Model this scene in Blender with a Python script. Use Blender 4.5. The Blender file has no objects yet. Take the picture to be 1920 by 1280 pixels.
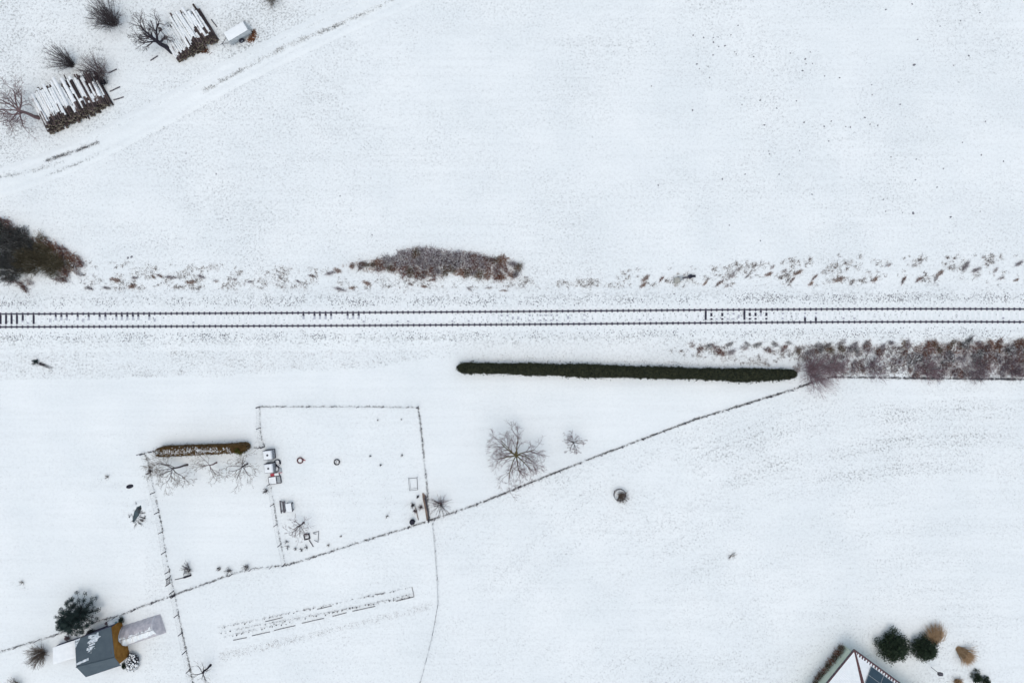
import bpy, math, random
import numpy as np
from math import radians as R, sin, cos, pi
from mathutils import Vector

# ------------------------------------------------------------------ camera, sky, sun, exposure
H = 80.0                     # height of the drone
M = 0.0625                   # metres on the ground per photo pixel (1920 wide)
S = bpy.context.scene
cam = bpy.data.cameras.new('camera'); camo = bpy.data.objects.new('camera', cam)
S.collection.objects.link(camo); S.camera = camo
camo.location = (0, 0, H); camo.rotation_euler = (0, 0, 0)
cam.sensor_width = 36; cam.lens = 36 * H / 120.0; cam.clip_end = 4000; cam.clip_start = 0.5
W = bpy.data.worlds.new('World'); S.world = W; W.use_nodes = True
wn = W.node_tree; bg = wn.nodes['Background']
sky = wn.nodes.new('ShaderNodeTexSky'); sky.sky_type = 'NISHITA'; sky.sun_disc = False
SUN_EL, SUN_AZ = R(74), R(195)          # overcast noon light from the south
sky.sun_elevation = SUN_EL; sky.sun_rotation = SUN_AZ
sky.air_density = 0.7; sky.dust_density = 3.0; sky.ozone_density = 1.0
wn.links.new(sky.outputs[0], bg.inputs[0]); bg.inputs[1].default_value = 0.15
sl = bpy.data.lights.new('sun', 'SUN'); sl.energy = 0.9; sl.angle = R(150); sl.color = (0.91, 1, 0.87)
so = bpy.data.objects.new('sun', sl); S.collection.objects.link(so)
sd = Vector((sin(SUN_AZ) * cos(SUN_EL), cos(SUN_AZ) * cos(SUN_EL), sin(SUN_EL)))
so.rotation_euler = sd.to_track_quat('Z', 'Y').to_euler(); so.location = (0, -40, 60)
S.view_settings.view_transform = 'Standard'; S.view_settings.look = 'None'
S.view_settings.exposure = 0.19; S.view_settings.gamma = 1.0
S.cycles.max_bounces = 6; S.cycles.diffuse_bounces = 3
C = S.collection
rng = np.random.default_rng(7)

# ------------------------------------------------------------------ helpers
def P(px, py, z=0.0):
    k = M * (H - z) / H
    return np.array([(px - 960) * k, (640 - py) * k, z])

def vnoise(x, y, seed=0):
    """smooth value noise in [0,1]"""
    x = np.asarray(x, float); y = np.asarray(y, float)
    xi = np.floor(x).astype(np.int64); yi = np.floor(y).astype(np.int64)
    fx = x - xi; fy = y - yi
    def h(a, b):
        n = (a * 374761393 + b * 668265263 + seed * 69069 + 12345) & 0x7fffffff
        n = ((n ^ (n >> 13)) * 1274126177) & 0x7fffffff
        return ((n ^ (n >> 16)) & 0xffff) / 65535.0
    u = fx * fx * (3 - 2 * fx); v = fy * fy * (3 - 2 * fy)
    return (h(xi, yi) * (1 - u) + h(xi + 1, yi) * u) * (1 - v) + (h(xi, yi + 1) * (1 - u) + h(xi + 1, yi + 1) * u) * v

def fbm(x, y, seed=0, o=3):
    s = 0; a = 1; t = 0
    for k in range(o):
        s = s + a * vnoise(np.asarray(x) * 2 ** k, np.asarray(y) * 2 ** k, seed + k); t += a; a *= .5
    return s / t

def norm(v):
    v = np.asarray(v, float)
    return v / (np.linalg.norm(v, axis=-1, keepdims=True) + 1e-9)

class MB:
    def __init__(s): s.V = []; s.F = []; s.n = 0
    def add(s, V, F, m=0):
        V = np.asarray(V, float).reshape(-1, 3)
        if isinstance(F, np.ndarray): s.F.append((F + s.n, m))
        else:
            for f in F: s.F.append((np.array([f]) + s.n, m))
        s.V.append(V); s.n += len(V)
    def build(s, name, mats, parent=None, loc=None, smooth=False):
        me = bpy.data.meshes.new(name)
        V = np.concatenate(s.V)
        me.vertices.add(len(V)); me.vertices.foreach_set('co', V.ravel())
        by = {}
        li, ls, mi = [], [], []; c = 0
        for F, m in s.F:
            k = F.shape[1]
            li.append(F.ravel()); ls.append(c + np.arange(len(F)) * k); c += F.size
            mi.append(np.full(len(F), m))
        li = np.concatenate(li); ls = np.concatenate(ls); mi = np.concatenate(mi)
        me.loops.add(len(li)); me.loops.foreach_set('vertex_index', li.astype(np.int32))
        me.polygons.add(len(ls)); me.polygons.foreach_set('loop_start', ls.astype(np.int32))
        me.polygons.foreach_set('material_index', mi.astype(np.int32))
        me.polygons.foreach_set('use_smooth', np.full(len(ls), smooth))
        me.update(calc_edges=True)
        for m in (mats if isinstance(mats, (list, tuple)) else [mats]): me.materials.append(m)
        o = bpy.data.objects.new(name, me); C.objects.link(o)
        if parent: o.parent = parent
        if loc is not None: o.location = [float(a) for a in loc]
        return o
    # ---- shapes
    def tubes(s, P0, P1, R0, R1, sides=3, m=0, cap=False):
        P0 = np.asarray(P0, float).reshape(-1, 3); P1 = np.asarray(P1, float).reshape(-1, 3)
        N = len(P0)
        if N == 0: return
        R0 = np.broadcast_to(np.asarray(R0, float), (N,)); R1 = np.broadcast_to(np.asarray(R1, float), (N,))
        d = norm(P1 - P0)
        ref = np.where(np.abs(d[:, 2:3]) > .9, [[1., 0, 0]], [[0, 0, 1.]])
        a = norm(np.cross(d, ref)); b = np.cross(d, a)
        t = np.arange(sides) * 2 * pi / sides
        ring = a[:, None, :] * np.cos(t)[None, :, None] + b[:, None, :] * np.sin(t)[None, :, None]
        V = np.concatenate([P0[:, None] + ring * R0[:, None, None], P1[:, None] + ring * R1[:, None, None]], axis=1)
        i = np.arange(sides); j = (i + 1) % sides
        f = np.stack([i, j, j + sides, i + sides], 1)
        F = (f[None] + (np.arange(N) * 2 * sides)[:, None, None]).reshape(-1, 4)
        s.add(V.reshape(-1, 3), F, m)
        if cap:
            base = s.n - N * 2 * sides
            for k in range(N):
                s.F.append((np.array([[base + k * 2 * sides + q for q in i[::-1]]]), m if cap is True else cap))
                s.F.append((np.array([[base + k * 2 * sides + sides + q for q in i]]), m if cap is True else cap))
    def box(s, c, sz, rz=0, m=0, tilt=None):
        x, y, z = [q / 2 for q in sz]
        V = np.array([[a * x, b * y, d * z] for d in (-1, 1) for (a, b) in ((-1, -1), (1, -1), (1, 1), (-1, 1))])
        if tilt:
            ca, sa = cos(tilt), sin(tilt); V = V @ np.array([[ca, 0, sa], [0, 1, 0], [-sa, 0, ca]]).T
        ca, sa = cos(rz), sin(rz)
        V = V @ np.array([[ca, sa, 0], [-sa, ca, 0], [0, 0, 1]])
        s.add(V + np.asarray(c), np.array([[0, 3, 2, 1], [4, 5, 6, 7], [0, 1, 5, 4], [1, 2, 6, 5], [2, 3, 7, 6], [3, 0, 4, 7]]), m)
    def slab(s, pts, t, m=0):
        """polygon with thickness t downwards"""
        p = np.asarray(pts, float); n = len(p); q = p.copy(); q[:, 2] -= t
        F = [list(range(n)), list(range(2 * n - 1, n - 1, -1))] + [[i + n, (i + 1) % n + n, (i + 1) % n, i] for i in range(n)]
        s.add(np.concatenate([p, q]), F, m)
    def leaves(s, Pc, size, m=0, up=0.0, rg=None, aspect=.5, axis=None):
        rg = rg or rng
        Pc = np.asarray(Pc, float).reshape(-1, 3); N = len(Pc)
        d = norm(rg.normal(size=(N, 3))) if axis is None else norm(axis)
        n = norm(rg.normal(size=(N, 3)) + np.array([0, 0, up])); a = norm(np.cross(d, n) + 1e-6)
        sz = np.broadcast_to(np.asarray(size, float), (N,))[:, None]
        V = np.stack([Pc - d * sz, Pc + a * sz * aspect, Pc + d * sz, Pc - a * sz * aspect], 1)
        s.add(V.reshape(-1, 3), np.arange(N * 4).reshape(-1, 4), m)
    def blob(s, c, r, seed=0, m=0, nu=10, nv=6, rough=.2, zmin=None):
        rg = np.random.default_rng(seed); V = []
        for j in range(nv + 1):
            th = pi * j / nv
            for i in range(nu):
                ph = 2 * pi * i / nu; k = 1 + (rg.random() - .5) * 2 * rough if 0 < j < nv else 1
                V.append([r[0] * sin(th) * cos(ph) * k, r[1] * sin(th) * sin(ph) * k, r[2] * cos(th) * k])
        V = np.array(V) + np.asarray(c)
        if zmin is not None: V[:, 2] = np.maximum(V[:, 2], zmin)
        F = np.array([[j * nu + i, (j + 1) * nu + i, (j + 1) * nu + (i + 1) % nu, j * nu + (i + 1) % nu] for j in range(nv) for i in range(nu)])
        s.add(V, F, m)
    def sheet(s, G, m=0, keep=None):
        """grid of points G (nu,nv,3)"""
        a, b = G.shape[:2]
        idx = np.arange(a * b).reshape(a, b)
        F = np.stack([idx[:-1, :-1], idx[1:, :-1], idx[1:, 1:], idx[:-1, 1:]], -1)
        F = F[keep] if keep is not None else F.reshape(-1, 4)
        s.add(G.reshape(-1, 3), F.reshape(-1, 4), m)
    def lathe(s, c, prof, n=16, m=0):
        t = np.arange(n) * 2 * pi / n
        V = np.array([[r * cos(a), r * sin(a), z] for (r, z) in prof for a in t]) + np.asarray(c)
        F = np.array([[j * n + i, j * n + (i + 1) % n, (j + 1) * n + (i + 1) % n, (j + 1) * n + i] for j in range(len(prof) - 1) for i in range(n)])
        s.add(V, F, m)

def tag(o, label=None, cat=None, group=None, kind=None):
    if label: o['label'] = label
    if cat: o['category'] = cat
    if group: o['group'] = group
    if kind: o['kind'] = kind
    return o
def thing(name, label, cat, loc=(0, 0, 0), rz=0, group=None):
    o = bpy.data.objects.new(name, None); C.objects.link(o)
    o.location = [float(a) for a in loc]; o.rotation_euler = (0, 0, rz); o.empty_display_size = .3
    return tag(o, label, cat, group)
def dup(o, loc=None, rz=None, scale=None, label=None, group=None, parent=None):
    c = o.copy(); C.objects.link(c)
    if parent: c.parent = parent
    if loc is not None: c.location = [float(a) for a in loc]
    if rz is not None: c.rotation_euler = (0, 0, rz)
    if scale is not None: c.scale = scale if isinstance(scale, tuple) else (scale,) * 3
    if label: c['label'] = label
    if group: c['group'] = group
    for ch in [k for k in KIDS.get(o.name, [])]:
        d = dup(ch, parent=c)
    return c
KIDS = {}
def reg(o):
    """remember the children of a prototype (obj.children is slow in big scenes)"""
    KIDS[o.name] = list(o.children)
    for ch in o.children: reg(ch)
    return o

# ------------------------------------------------------------------ materials
def mat(name, col, col2=None, scale=6.0, rough=.85, bump=0.0, spec=.2, detail=4, rand=0.0):
    m = bpy.data.materials.new(name); m.use_nodes = True
    nt = m.node_tree; b = nt.nodes['Principled BSDF']
    b.inputs['Roughness'].default_value = rough; b.inputs['Specular IOR Level'].default_value = spec
    c2 = col2 or tuple(min(1, q * 1.5) for q in col)
    tc = nt.nodes.new('ShaderNodeTexCoord')
    no = nt.nodes.new('ShaderNodeTexNoise'); no.inputs['Scale'].default_value = scale; no.inputs['Detail'].default_value = detail
    nt.links.new(tc.outputs['Object'], no.inputs['Vector'])
    rp = nt.nodes.new('ShaderNodeValToRGB'); rp.color_ramp.elements[0].position = .32; rp.color_ramp.elements[1].position = .68
    rp.color_ramp.elements[0].color = (*col, 1); rp.color_ramp.elements[1].color = (*c2, 1)
    nt.links.new(no.outputs[0], rp.inputs[0])
    out = rp.outputs[0]
    if rand:
        oi = nt.nodes.new('ShaderNodeObjectInfo'); hs = nt.nodes.new('ShaderNodeHueSaturation')
        mr = nt.nodes.new('ShaderNodeMapRange'); mr.inputs[3].default_value = 1 - rand; mr.inputs[4].default_value = 1 + rand
        nt.links.new(oi.outputs['Random'], mr.inputs[0]); nt.links.new(mr.outputs[0], hs.inputs['Value'])
        nt.links.new(out, hs.inputs['Color']); out = hs.outputs[0]
    nt.links.new(out, b.inputs['Base Color'])
    if bump:
        bp = nt.nodes.new('ShaderNodeBump'); bp.inputs['Strength'].default_value = bump; bp.inputs['Distance'].default_value = .03
        nt.links.new(no.outputs[0], bp.inputs['Height']); nt.links.new(bp.outputs[0], b.inputs['Normal'])
    return m

def snow_ground(name, attr=True, speck=(0.30, 0.31, 0.30)):
    """snow over grass: the dead grass shows where the 'grass' cover attribute is high"""
    m = bpy.data.materials.new(name); m.use_nodes = True
    nt = m.node_tree; L = nt.links.new; b = nt.nodes['Principled BSDF']
    b.inputs['Roughness'].default_value = .8; b.inputs['Specular IOR Level'].default_value = .15
    tc = nt.nodes.new('ShaderNodeTexCoord')
    def noise(sc, det=3, rough=.55):
        n = nt.nodes.new('ShaderNodeTexNoise'); n.inputs['Scale'].default_value = sc; n.inputs['Detail'].default_value = det
        n.inputs['Roughness'].default_value = rough; L(tc.outputs['Object'], n.inputs['Vector']); return n.outputs[0]
    def math_(op, a, c):
        n = nt.nodes.new('ShaderNodeMath'); n.operation = op
        for k, q in enumerate((a, c)):
            if isinstance(q, (int, float)): n.inputs[k].default_value = q
            else: L(q, n.inputs[k])
        return n.outputs[0]
    fine = noise(4.2, 3, .7); big = noise(.12, 4); mid = noise(.9, 3)
    if attr:
        at = nt.nodes.new('ShaderNodeAttribute'); at.attribute_name = 'grass'; dens = at.outputs['Fac']
    else: dens = 0.25
    # threshold lowers with density
    th = math_('SUBTRACT', 0.61, math_('MULTIPLY', dens, 0.13))
    th = math_('SUBTRACT', th, math_('MULTIPLY', math_('SUBTRACT', mid, .5), .12))
    mr = nt.nodes.new('ShaderNodeMapRange'); mr.interpolation_type = 'SMOOTHSTEP'
    L(fine, mr.inputs[0]); L(th, mr.inputs[1]); L(math_('ADD', th, .12), mr.inputs[2])
    fac = math_('MULTIPLY', mr.outputs[0], math_('ADD', math_('MULTIPLY', dens, .50), .13))
    # shading of plough lines and crust dimples, put into the snow colour
    mp = nt.nodes.new('ShaderNodeMapping'); mp.inputs['Scale'].default_value = (.07, 1.5, 1); L(tc.outputs['Object'], mp.inputs[0])
    pl = nt.nodes.new('ShaderNodeTexNoise'); pl.inputs['Scale'].default_value = 1.0; pl.inputs['Detail'].default_value = 3; L(mp.outputs[0], pl.inputs['Vector'])
    crust = noise(3.1, 5, .75)
    fac = math_('ADD', fac, math_('MULTIPLY', math_('SUBTRACT', pl.outputs[0], .42), .19))
    fac = math_('ADD', fac, math_('MULTIPLY', math_('SUBTRACT', crust, .46), math_('ADD', math_('MULTIPLY', dens, 1.5), .35)))
    cl_ = nt.nodes.new('ShaderNodeClamp'); L(fac, cl_.inputs[0]); fac = cl_.outputs[0]
    mx = nt.nodes.new('ShaderNodeMix'); mx.data_type = 'RGBA'
    rp = nt.nodes.new('ShaderNodeValToRGB'); rp.color_ramp.elements[0].position = .35; rp.color_ramp.elements[1].position = .65
    rp.color_ramp.elements[0].color = (.785, .825, .815, 1); rp.color_ramp.elements[1].color = (.84, .872, .855, 1)
    L(big, rp.inputs[0]); L(fac, mx.inputs[0]); L(rp.outputs[0], mx.inputs[6]); mx.inputs[7].default_value = (*speck, 1)
    L(mx.outputs[2], b.inputs['Base Color'])
    bp = nt.nodes.new('ShaderNodeBump'); bp.inputs['Strength'].default_value = .55; bp.inputs['Distance'].default_value = .05
    hh = math_('ADD', math_('MULTIPLY', fine, math_('ADD', dens, .25)), math_('MULTIPLY', mid, .6))
    L(hh, bp.inputs['Height']); L(bp.outputs[0], b.inputs['Normal'])
    return m

MS = snow_ground('snow_over_grass')
MSP = mat('clean_snow', (.79, .82, .815), (.86, .885, .875), 2.5, .8, .3)
MTW = mat('dark_twigs', (.055, .045, .050), (.085, .07, .07), 9)
MTWP = mat('purple_brown_twigs', (.13, .085, .09), (.20, .14, .138), 9)
MTWO = mat('olive_bark', (.085, .070, .028), (.13, .11, .05), 9)
MTWK = mat('pinkish_twigs', (.20, .14, .155), (.30, .22, .23), 9)
MTWB = mat('grey_brown_twigs', (.12, .095, .075), (.19, .15, .12), 9)
MBLK = mat('black_bark', (.018, .018, .026), (.04, .035, .045), 9)
MHED = mat('dark_hedge_leaves', (.008, .014, .009), (.046, .050, .026), 5.5, .8, rand=.1)
MHED2 = mat('bronze_hedge_leaves', (.055, .030, .010), (.12, .072, .022), 2.2, .8)
MOLV = mat('olive_bush_leaves', (.075, .075, .012), (.15, .14, .03), 3, .8)
MNEE = mat('spruce_needles', (.010, .022, .022), (.050, .078, .070), 2.2, .8)
MNEE2 = mat('yew_needles', (.008, .020, .012), (.045, .066, .036), 3.5, .8)
MRUST = mat('rust_leaves', (.12, .055, .032), (.27, .125, .068), 4, .9, rand=.25)
MMAUV = mat('mauve_stems', (.11, .085, .095), (.27, .21, .225), 4, .9, rand=.25)
MDRK = mat('dark_stems', (.045, .048, .048), (.12, .12, .11), 4, .9, rand=.2)
MOLS = mat('olive_stems', (.07, .062, .036), (.16, .135, .085), 4, .9, rand=.2)
MTAN = mat('tan_grass', (.22, .14, .075), (.42, .29, .17), 5, .9)
MGRS = mat('withered_grass', (.19, .19, .18), (.36, .36, .345), 3, .9)
MWEED = mat('dead_weeds', (.065, .048, .046), (.16, .115, .10), 3, .9)
MFW = mat('grey_fence_weeds', (.075, .073, .08), (.17, .165, .165), 3, .9)
MRAIL = mat('rail_steel', (.030, .030, .058), (.055, .05, .075), 3, .55, spec=.4)
MSLP = mat('sleeper_wood', (.028, .027, .045), (.06, .055, .075), 5, .9)
MTHIN = mat('thinly_snowed_wood', (.20, .21, .25), (.74, .76, .79), 9, .9)
MSTO = mat('ballast_stone', (.075, .08, .10), (.22, .215, .235), 5, .9)
MWIRE = mat('fence_wire', (.085, .09, .105), (.14, .145, .16), 3, .6, spec=.4)
MPOST = mat('fence_post', (.055, .050, .065), (.11, .10, .11), 6)
MBARK = mat('log_bark', (.040, .033, .036), (.115, .085, .078), 5, .9, .4, rand=.5)
MEND = mat('sawn_log_end', (.07, .06, .044), (.24, .20, .145), 8, .9, rand=.45)
MROOF = mat('slate_grey_roof', (.050, .075, .092), (.066, .094, .11), 1.2, .55, spec=.4)
MOCH = mat('ochre_cladding', (.23, .105, .018), (.36, .175, .035), 2.0, .8, .2)
MDWALL = mat('dark_timber', (.03, .03, .06), (.06, .055, .09), 2)
MTARP = mat('grey_tarpaulin', (.40, .39, .42), (.60, .57, .58), 2.5, .6, .6)
MWHT = mat('white_plastic', (.60, .64, .66), (.75, .77, .78), 3, .5)
MGREY = mat('grey_panel', (.30, .33, .34), (.42, .45, .46), 3, .6)
MBLACK = mat('black_rubber', (.012, .013, .022), (.03, .03, .045), 5, .7)
MRED = mat('faded_red_plastic', (.30, .035, .05), (.48, .09, .11), 4, .6)
MWOOD = mat('weathered_wood', (.13, .095, .075), (.26, .19, .15), 6, .9)
MDW = mat('dark_wet_wood', (.065, .062, .075), (.14, .13, .14), 6, .9)
MTEAL = mat('teal_glass', (.14, .26, .27), (.24, .38, .39), 3, .3, spec=.5)
MWATER = mat('pond_water_surface', (.010, .040, .055), (.018, .060, .075), 2, .25, spec=.5)
MMINT = mat('mint_wall', (.50, .57, .44), (.60, .66, .54), 1.2, .8)
MRTIN = mat('red_brown_roof', (.10, .05, .055), (.18, .09, .09), 3, .6)
MSOLAR = mat('solar_glass', (.016, .040, .060), (.024, .055, .078), 1, .25, spec=.5)
MCONC = mat('mossy_concrete', (.28, .29, .25), (.45, .44, .40), 5, .9)
MDENT = mat('dent_shade_grey', (.13, .13, .145), (.26, .26, .28), 5, .95)  # shade of sunk snow dents put into this grey

# ------------------------------------------------------------------ setting: ground
tcx = np.array([-200, 0, 400, 800, 1100, 1380, 1740, 1920, 2100]); tcy = np.array([602, 601, 599.5, 597.6, 595.2, 592.8, 591.2, 592, 593.4])
TC = np.polyfit((tcx - 960) * M, (640 - tcy) * M, 4)
def track_y(x): return np.polyval(TC, np.clip(x, -75, 75))

def inpoly(px, py, poly):
    px = np.asarray(px); r = np.zeros(px.shape, bool); n = len(poly)
    for i in range(n):
        x1, y1 = poly[i]; x2, y2 = poly[(i + 1) % n]
        if y1 == y2: continue
        c = ((y1 > py) != (y2 > py)) & (px < (x2 - x1) * (py - y1) / (y2 - y1) + x1)
        r ^= c
    return r
ROAD = [(800, -30), (600, 58), (440, 135), (300, 213), (150, 290), (0, 345), (-80, 370)]
def dist_poly(px, py, poly):
    """distance (px) and signed side to a polyline"""
    best = np.full(np.shape(px), 1e9); side = np.zeros(np.shape(px))
    for (x1, y1), (x2, y2) in zip(poly[:-1], poly[1:]):
        dx, dy = x2 - x1, y2 - y1; L2 = dx * dx + dy * dy
        t = np.clip(((px - x1) * dx + (py - y1) * dy) / L2, 0, 1)
        d = np.hypot(px - x1 - t * dx, py - y1 - t * dy)
        s_ = ((px - x1) * dy - (py - y1) * dx) / math.sqrt(L2)
        m = d < best; best = np.where(m, d, best); side = np.where(m, s_, side)
    return best, side

def gz(x, y):
    x = np.asarray(x, float); y = np.asarray(y, float)
    z = .22 * (fbm(x * .055 + 9, y * .055 + 3, 3) - .5) + .05 * (fbm(x * .5, y * .5, 8) - .5)
    d = np.abs(y - track_y(x)); k = np.clip((d - 4) / 6, 0, 1)
    return z * k
GARDEN = [(484, 760), (785, 760), (805, 978), (535, 1060)]
GARDEN2 = [(275, 850), (484, 835), (535, 1060), (325, 1114)]
LAWN = [(0, 712), (500, 690), (850, 672), (1500, 720), (905, 940), (810, 975), (785, 760), (484, 760), (475, 835), (275, 850), (0, 790)]
MEADOW = [(-60, -60), (740, -60), (560, 62), (430, 118), (260, 215), (180, 255), (0, 322), (-60, 330)]
SWF = [(330, 1115), (535, 1060), (812, 978), (822, 1100), (820, 1150), (785, 1290), (362, 1290)]
VER_N = [(-60, 545), (150, 490), (640, 495), (1000, 500), (1120, 505), (1500, 485), (1990, 470), (1990, 545), (900, 555), (-60, 560)]
VER_S = [(-60, 640), (700, 640), (860, 660), (700, 690), (420, 705), (-60, 715)]
def density(px, py):
    px = np.asarray(px, float); py = np.asarray(py, float)
    d = np.full(px.shape, .42)
    d = np.where(py < 560, .45 + .06 * (px < 700), d)
    d = np.where(inpoly(px, py, MEADOW), .80, d)
    d = np.where(inpoly(px, py, LAWN), .03, d)
    d = np.where(inpoly(px, py, GARDEN), .16, d)
    d = np.where(inpoly(px, py, GARDEN2), .05, d)
    d = np.where(inpoly(px, py, SWF), .30, d)
    d = np.where(inpoly(px, py, VER_N), .55, d)
    d = np.where(inpoly(px, py, VER_S), .75, d)
    d = np.where((py > 800) & (px < 270), .12, d)
    # mown grass arcs in the south-east field; furrow shading put into the same tone
    rr = np.hypot(px - 1800, py - 1900); arc = .5 + .3 * np.sin(rr / 9.0 + 2 * fbm(px / 160, py / 160, 41)) + .3 * np.sin(rr / 2.7 + 3 * fbm(px / 200, py / 200, 43))
    se = (px > 830) & inpoly(px, py, [(1500, 728), (1990, 712), (1990, 1300), (790, 1300), (820, 975), (905, 948)])
    d = np.where(se, .30 + .26 * arc, d)
    d = np.where(se & inpoly(px, py, [(1250, 860), (1480, 760), (1990, 745), (1990, 900), (1700, 890), (1350, 915)]), .46 + .36 * arc, d)
    dr, sd_ = dist_poly(px, py, ROAD)
    d = np.where(dr < 26, .08, d)
    n = fbm(px / 120, py / 90, 21) * 1.1 + fbm(px / 30, py / 30, 5) * .5
    return d * np.clip((n - .10) * 1.25, .35, 1.35)

def axis_pts(half, fine):
    a = np.arange(-half, half + fine / 2, fine)
    far = half + np.cumsum(np.geomspace(1, 500, 16))
    return np.concatenate([-far[::-1], a, far])
gx = axis_pts(66, .3); gy = axis_pts(46, .3)
X, Y = np.meshgrid(gx, gy, indexing='ij')
Z = gz(X, Y)
# the ballast bed's ground strip dips slightly under the bed
POND = [(265.5, 946), (258, 949.5), (252.5, 958), (250, 969), (249, 977.5), (252.5, 978.5), (256, 972.5), (261, 965.5), (264.5, 958), (266.5, 952)]
mb = MB(); mb.sheet(np.stack([X, Y, Z], -1))
ground = mb.build('ground', MS, smooth=True); tag(ground, kind='structure')
PX = X / M + 960; PY = 640 - Y / M
at = ground.data.attributes.new('grass', 'FLOAT', 'POINT'); at.data.foreach_set('value', density(PX, PY).ravel().astype(np.float32))

# farm track: a snow covered sheet with two wheel ruts
def resample(poly, step):
    p = np.asarray(poly, float); seg = np.linalg.norm(np.diff(p, axis=0), axis=1); t = np.concatenate([[0], np.cumsum(seg)])
    s_ = np.arange(0, t[-1], step); s_ = np.append(s_, t[-1])
    return np.stack([np.interp(s_, t, p[:, k]) for k in range(p.shape[1])], 1)
def smooth(p, n=3):
    for _ in range(n):
        q = p.copy(); q[1:-1] = (p[:-2] + 2 * p[1:-1] + p[2:]) / 4; p = q
    return p
rc = smooth(resample([tuple(P(*q)[:2]) for q in ROAD], .5), 40)
tn = norm(np.gradient(rc, axis=0)); nr = np.stack([-tn[:, 1], tn[:, 0]], 1)
offs = np.linspace(-1.7, 1.7, 35)
G = rc[:, None] + nr[:, None] * offs[None, :, None]
prof = -.025 * np.exp(-((np.abs(offs) - .75) / .22) ** 2) + .03 * np.exp(-(offs / .4) ** 2) + .012
edge = np.clip((1.7 - np.abs(offs)) / .4, 0, 1)
zz = gz(G[..., 0], G[..., 1]) + .004 + (prof * edge + .05 * edge)[None]
mb = MB(); mb.sheet(np.concatenate([G, zz[..., None]], -1))
road = mb.build('farm_track', MS, smooth=True); tag(road, kind='structure')
gpx = G[..., 0] / M + 960; gpy = 640 - G[..., 1] / M
rut = .0 + .55 * np.exp(-((offs + .95) / .22) ** 2)[None] * (fbm(gpx / 60, gpy / 60, 3) > .42) + .3 * np.exp(-((offs - .9) / .2) ** 2)[None] * (fbm(gpx / 60, gpy / 60, 9) > .5)
rut = rut + 1.4 * np.exp(-((offs - 1.0) / .25) ** 2)[None] * np.clip(1 - np.abs(gpx - 138) / 48, 0, 1) ** .4
rut = np.maximum(rut, .04) * (.6 + .8 * fbm(gpx / 8, gpy / 8, 77))
a2 = road.data.attributes.new('grass', 'FLOAT', 'POINT'); a2.data.foreach_set('value', rut.ravel().astype(np.float32))

# ballast bed
xs = np.concatenate([np.linspace(-400, -72, 12), np.arange(-71, 71.1, .5), np.linspace(72, 400, 12)])
BZ = .18
pr = [(-4.0, -.03), (-3.3, .04), (-2.5, BZ - .05), (-1.9, BZ), (-1.0, BZ + .005), (0, BZ), (1.0, BZ + .005), (1.9, BZ), (2.5, BZ - .05), (3.3, .04), (4.0, -.03)]
G = np.array([[[x, track_y(x) + o, z + (.03 * (vnoise(x * 2, o * 3, 4) - .5) if abs(o) > 1.2 else 0)] for (o, z) in pr] for x in xs])
mb = MB(); mb.sheet(G); bed = mb.build('ballast_bed', MS, smooth=True); tag(bed, kind='structure')
a3 = bed.data.attributes.new('grass', 'FLOAT', 'POINT')
a3.data.foreach_set('value', np.tile([.4, .5, .75, .6, .1, .25, .1, .6, .75, .5, .4], len(xs)).astype(np.float32))

# stones showing through the snow on the ballast shoulders
def stones(N, seed):
    rg = np.random.default_rng(seed); x = rg.uniform(-64, 64, N * 6)
    side = rg.choice([-1, 1, 0], N * 6, p=[.42, .42, .16])
    o = np.where(side == 0, rg.normal(0, .35, N * 6), side * (1.95 + rg.normal(0, .36, N * 6)))
    px = x / M + 960
    w = np.clip((fbm(px / 50, side * 7.3, 15) - .25) * 2.2, .05, 1) * np.where(side == 0, np.where((px > 850) & (px < 1500) | (px > 1560) & (px < 1700), 1.2, .4), np.where((side < 0) & (px > 800), .55, 1))
    k = rg.random(N * 6) < w; k &= (np.abs(o) < 2.9) & ((np.abs(o) < .62) | (np.abs(o) > 1.15))
    x, o = x[k][:N], o[k][:N]
    zb = np.interp(np.abs(o), [0, 1.9, 2.5, 3.3, 4.0], [BZ, BZ, BZ - .05, .04, -.03])
    r = rg.uniform(.03, .075, len(x))
    V0 = np.array([[1, 0, 0], [0, 1, 0], [-1, 0, 0], [0, -1, 0], [0, 0, 1.]])
    F0 = np.array([[0, 1, 4], [1, 2, 4], [2, 3, 4], [3, 0, 4]])
    an = rg.uniform(0, 6.28, len(x)); V = np.repeat(V0[None], len(x), 0) * rg.uniform(.6, 1.4, (len(x), 5, 3)) * r[:, None, None]
    ca, sa = np.cos(an)[:, None], np.sin(an)[:, None]
    V = np.stack([V[..., 0] * ca - V[..., 1] * sa, V[..., 0] * sa + V[..., 1] * ca, V[..., 2] * .7], -1)
    V += np.stack([x, track_y(x) + o, zb - .005], -1)[:, None]
    mb = MB(); mb.add(V.reshape(-1, 3), (F0[None] + 5 * np.arange(len(x))[:, None, None]).reshape(-1, 3)); return mb
st = stones(7500, 5).build('ballast_stones', MSTO)
tag(st, 'loose grey ballast stones poking through the snow beside the rails', 'gravel', kind='stuff')

# ------------------------------------------------------------------ railway track
track = thing('railway_track', 'single railway line of two dark rails crossing the snowy fields', 'railway', (0, 0, 0))
rx = np.concatenate([np.linspace(-300, -66, 10), np.arange(-65, 65.1, 1.0), np.linspace(66, 300, 10)])
for s_ in (-1, 1):
    pr = [(-.075, 0), (-.075, .02), (-.02, .04), (-.02, .11), (-.037, .12), (-.037, .16), (.037, .16), (.037, .12), (.02, .11), (.02, .04), (.075, .02), (.075, 0)]
    G = np.array([[[x, track_y(x) + s_ * .755 + a, BZ + .025 + b] for (a, b) in pr] for x in rx])
    mb = MB(); mb.sheet(G); mb.build('rail', MRAIL, track)
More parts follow.
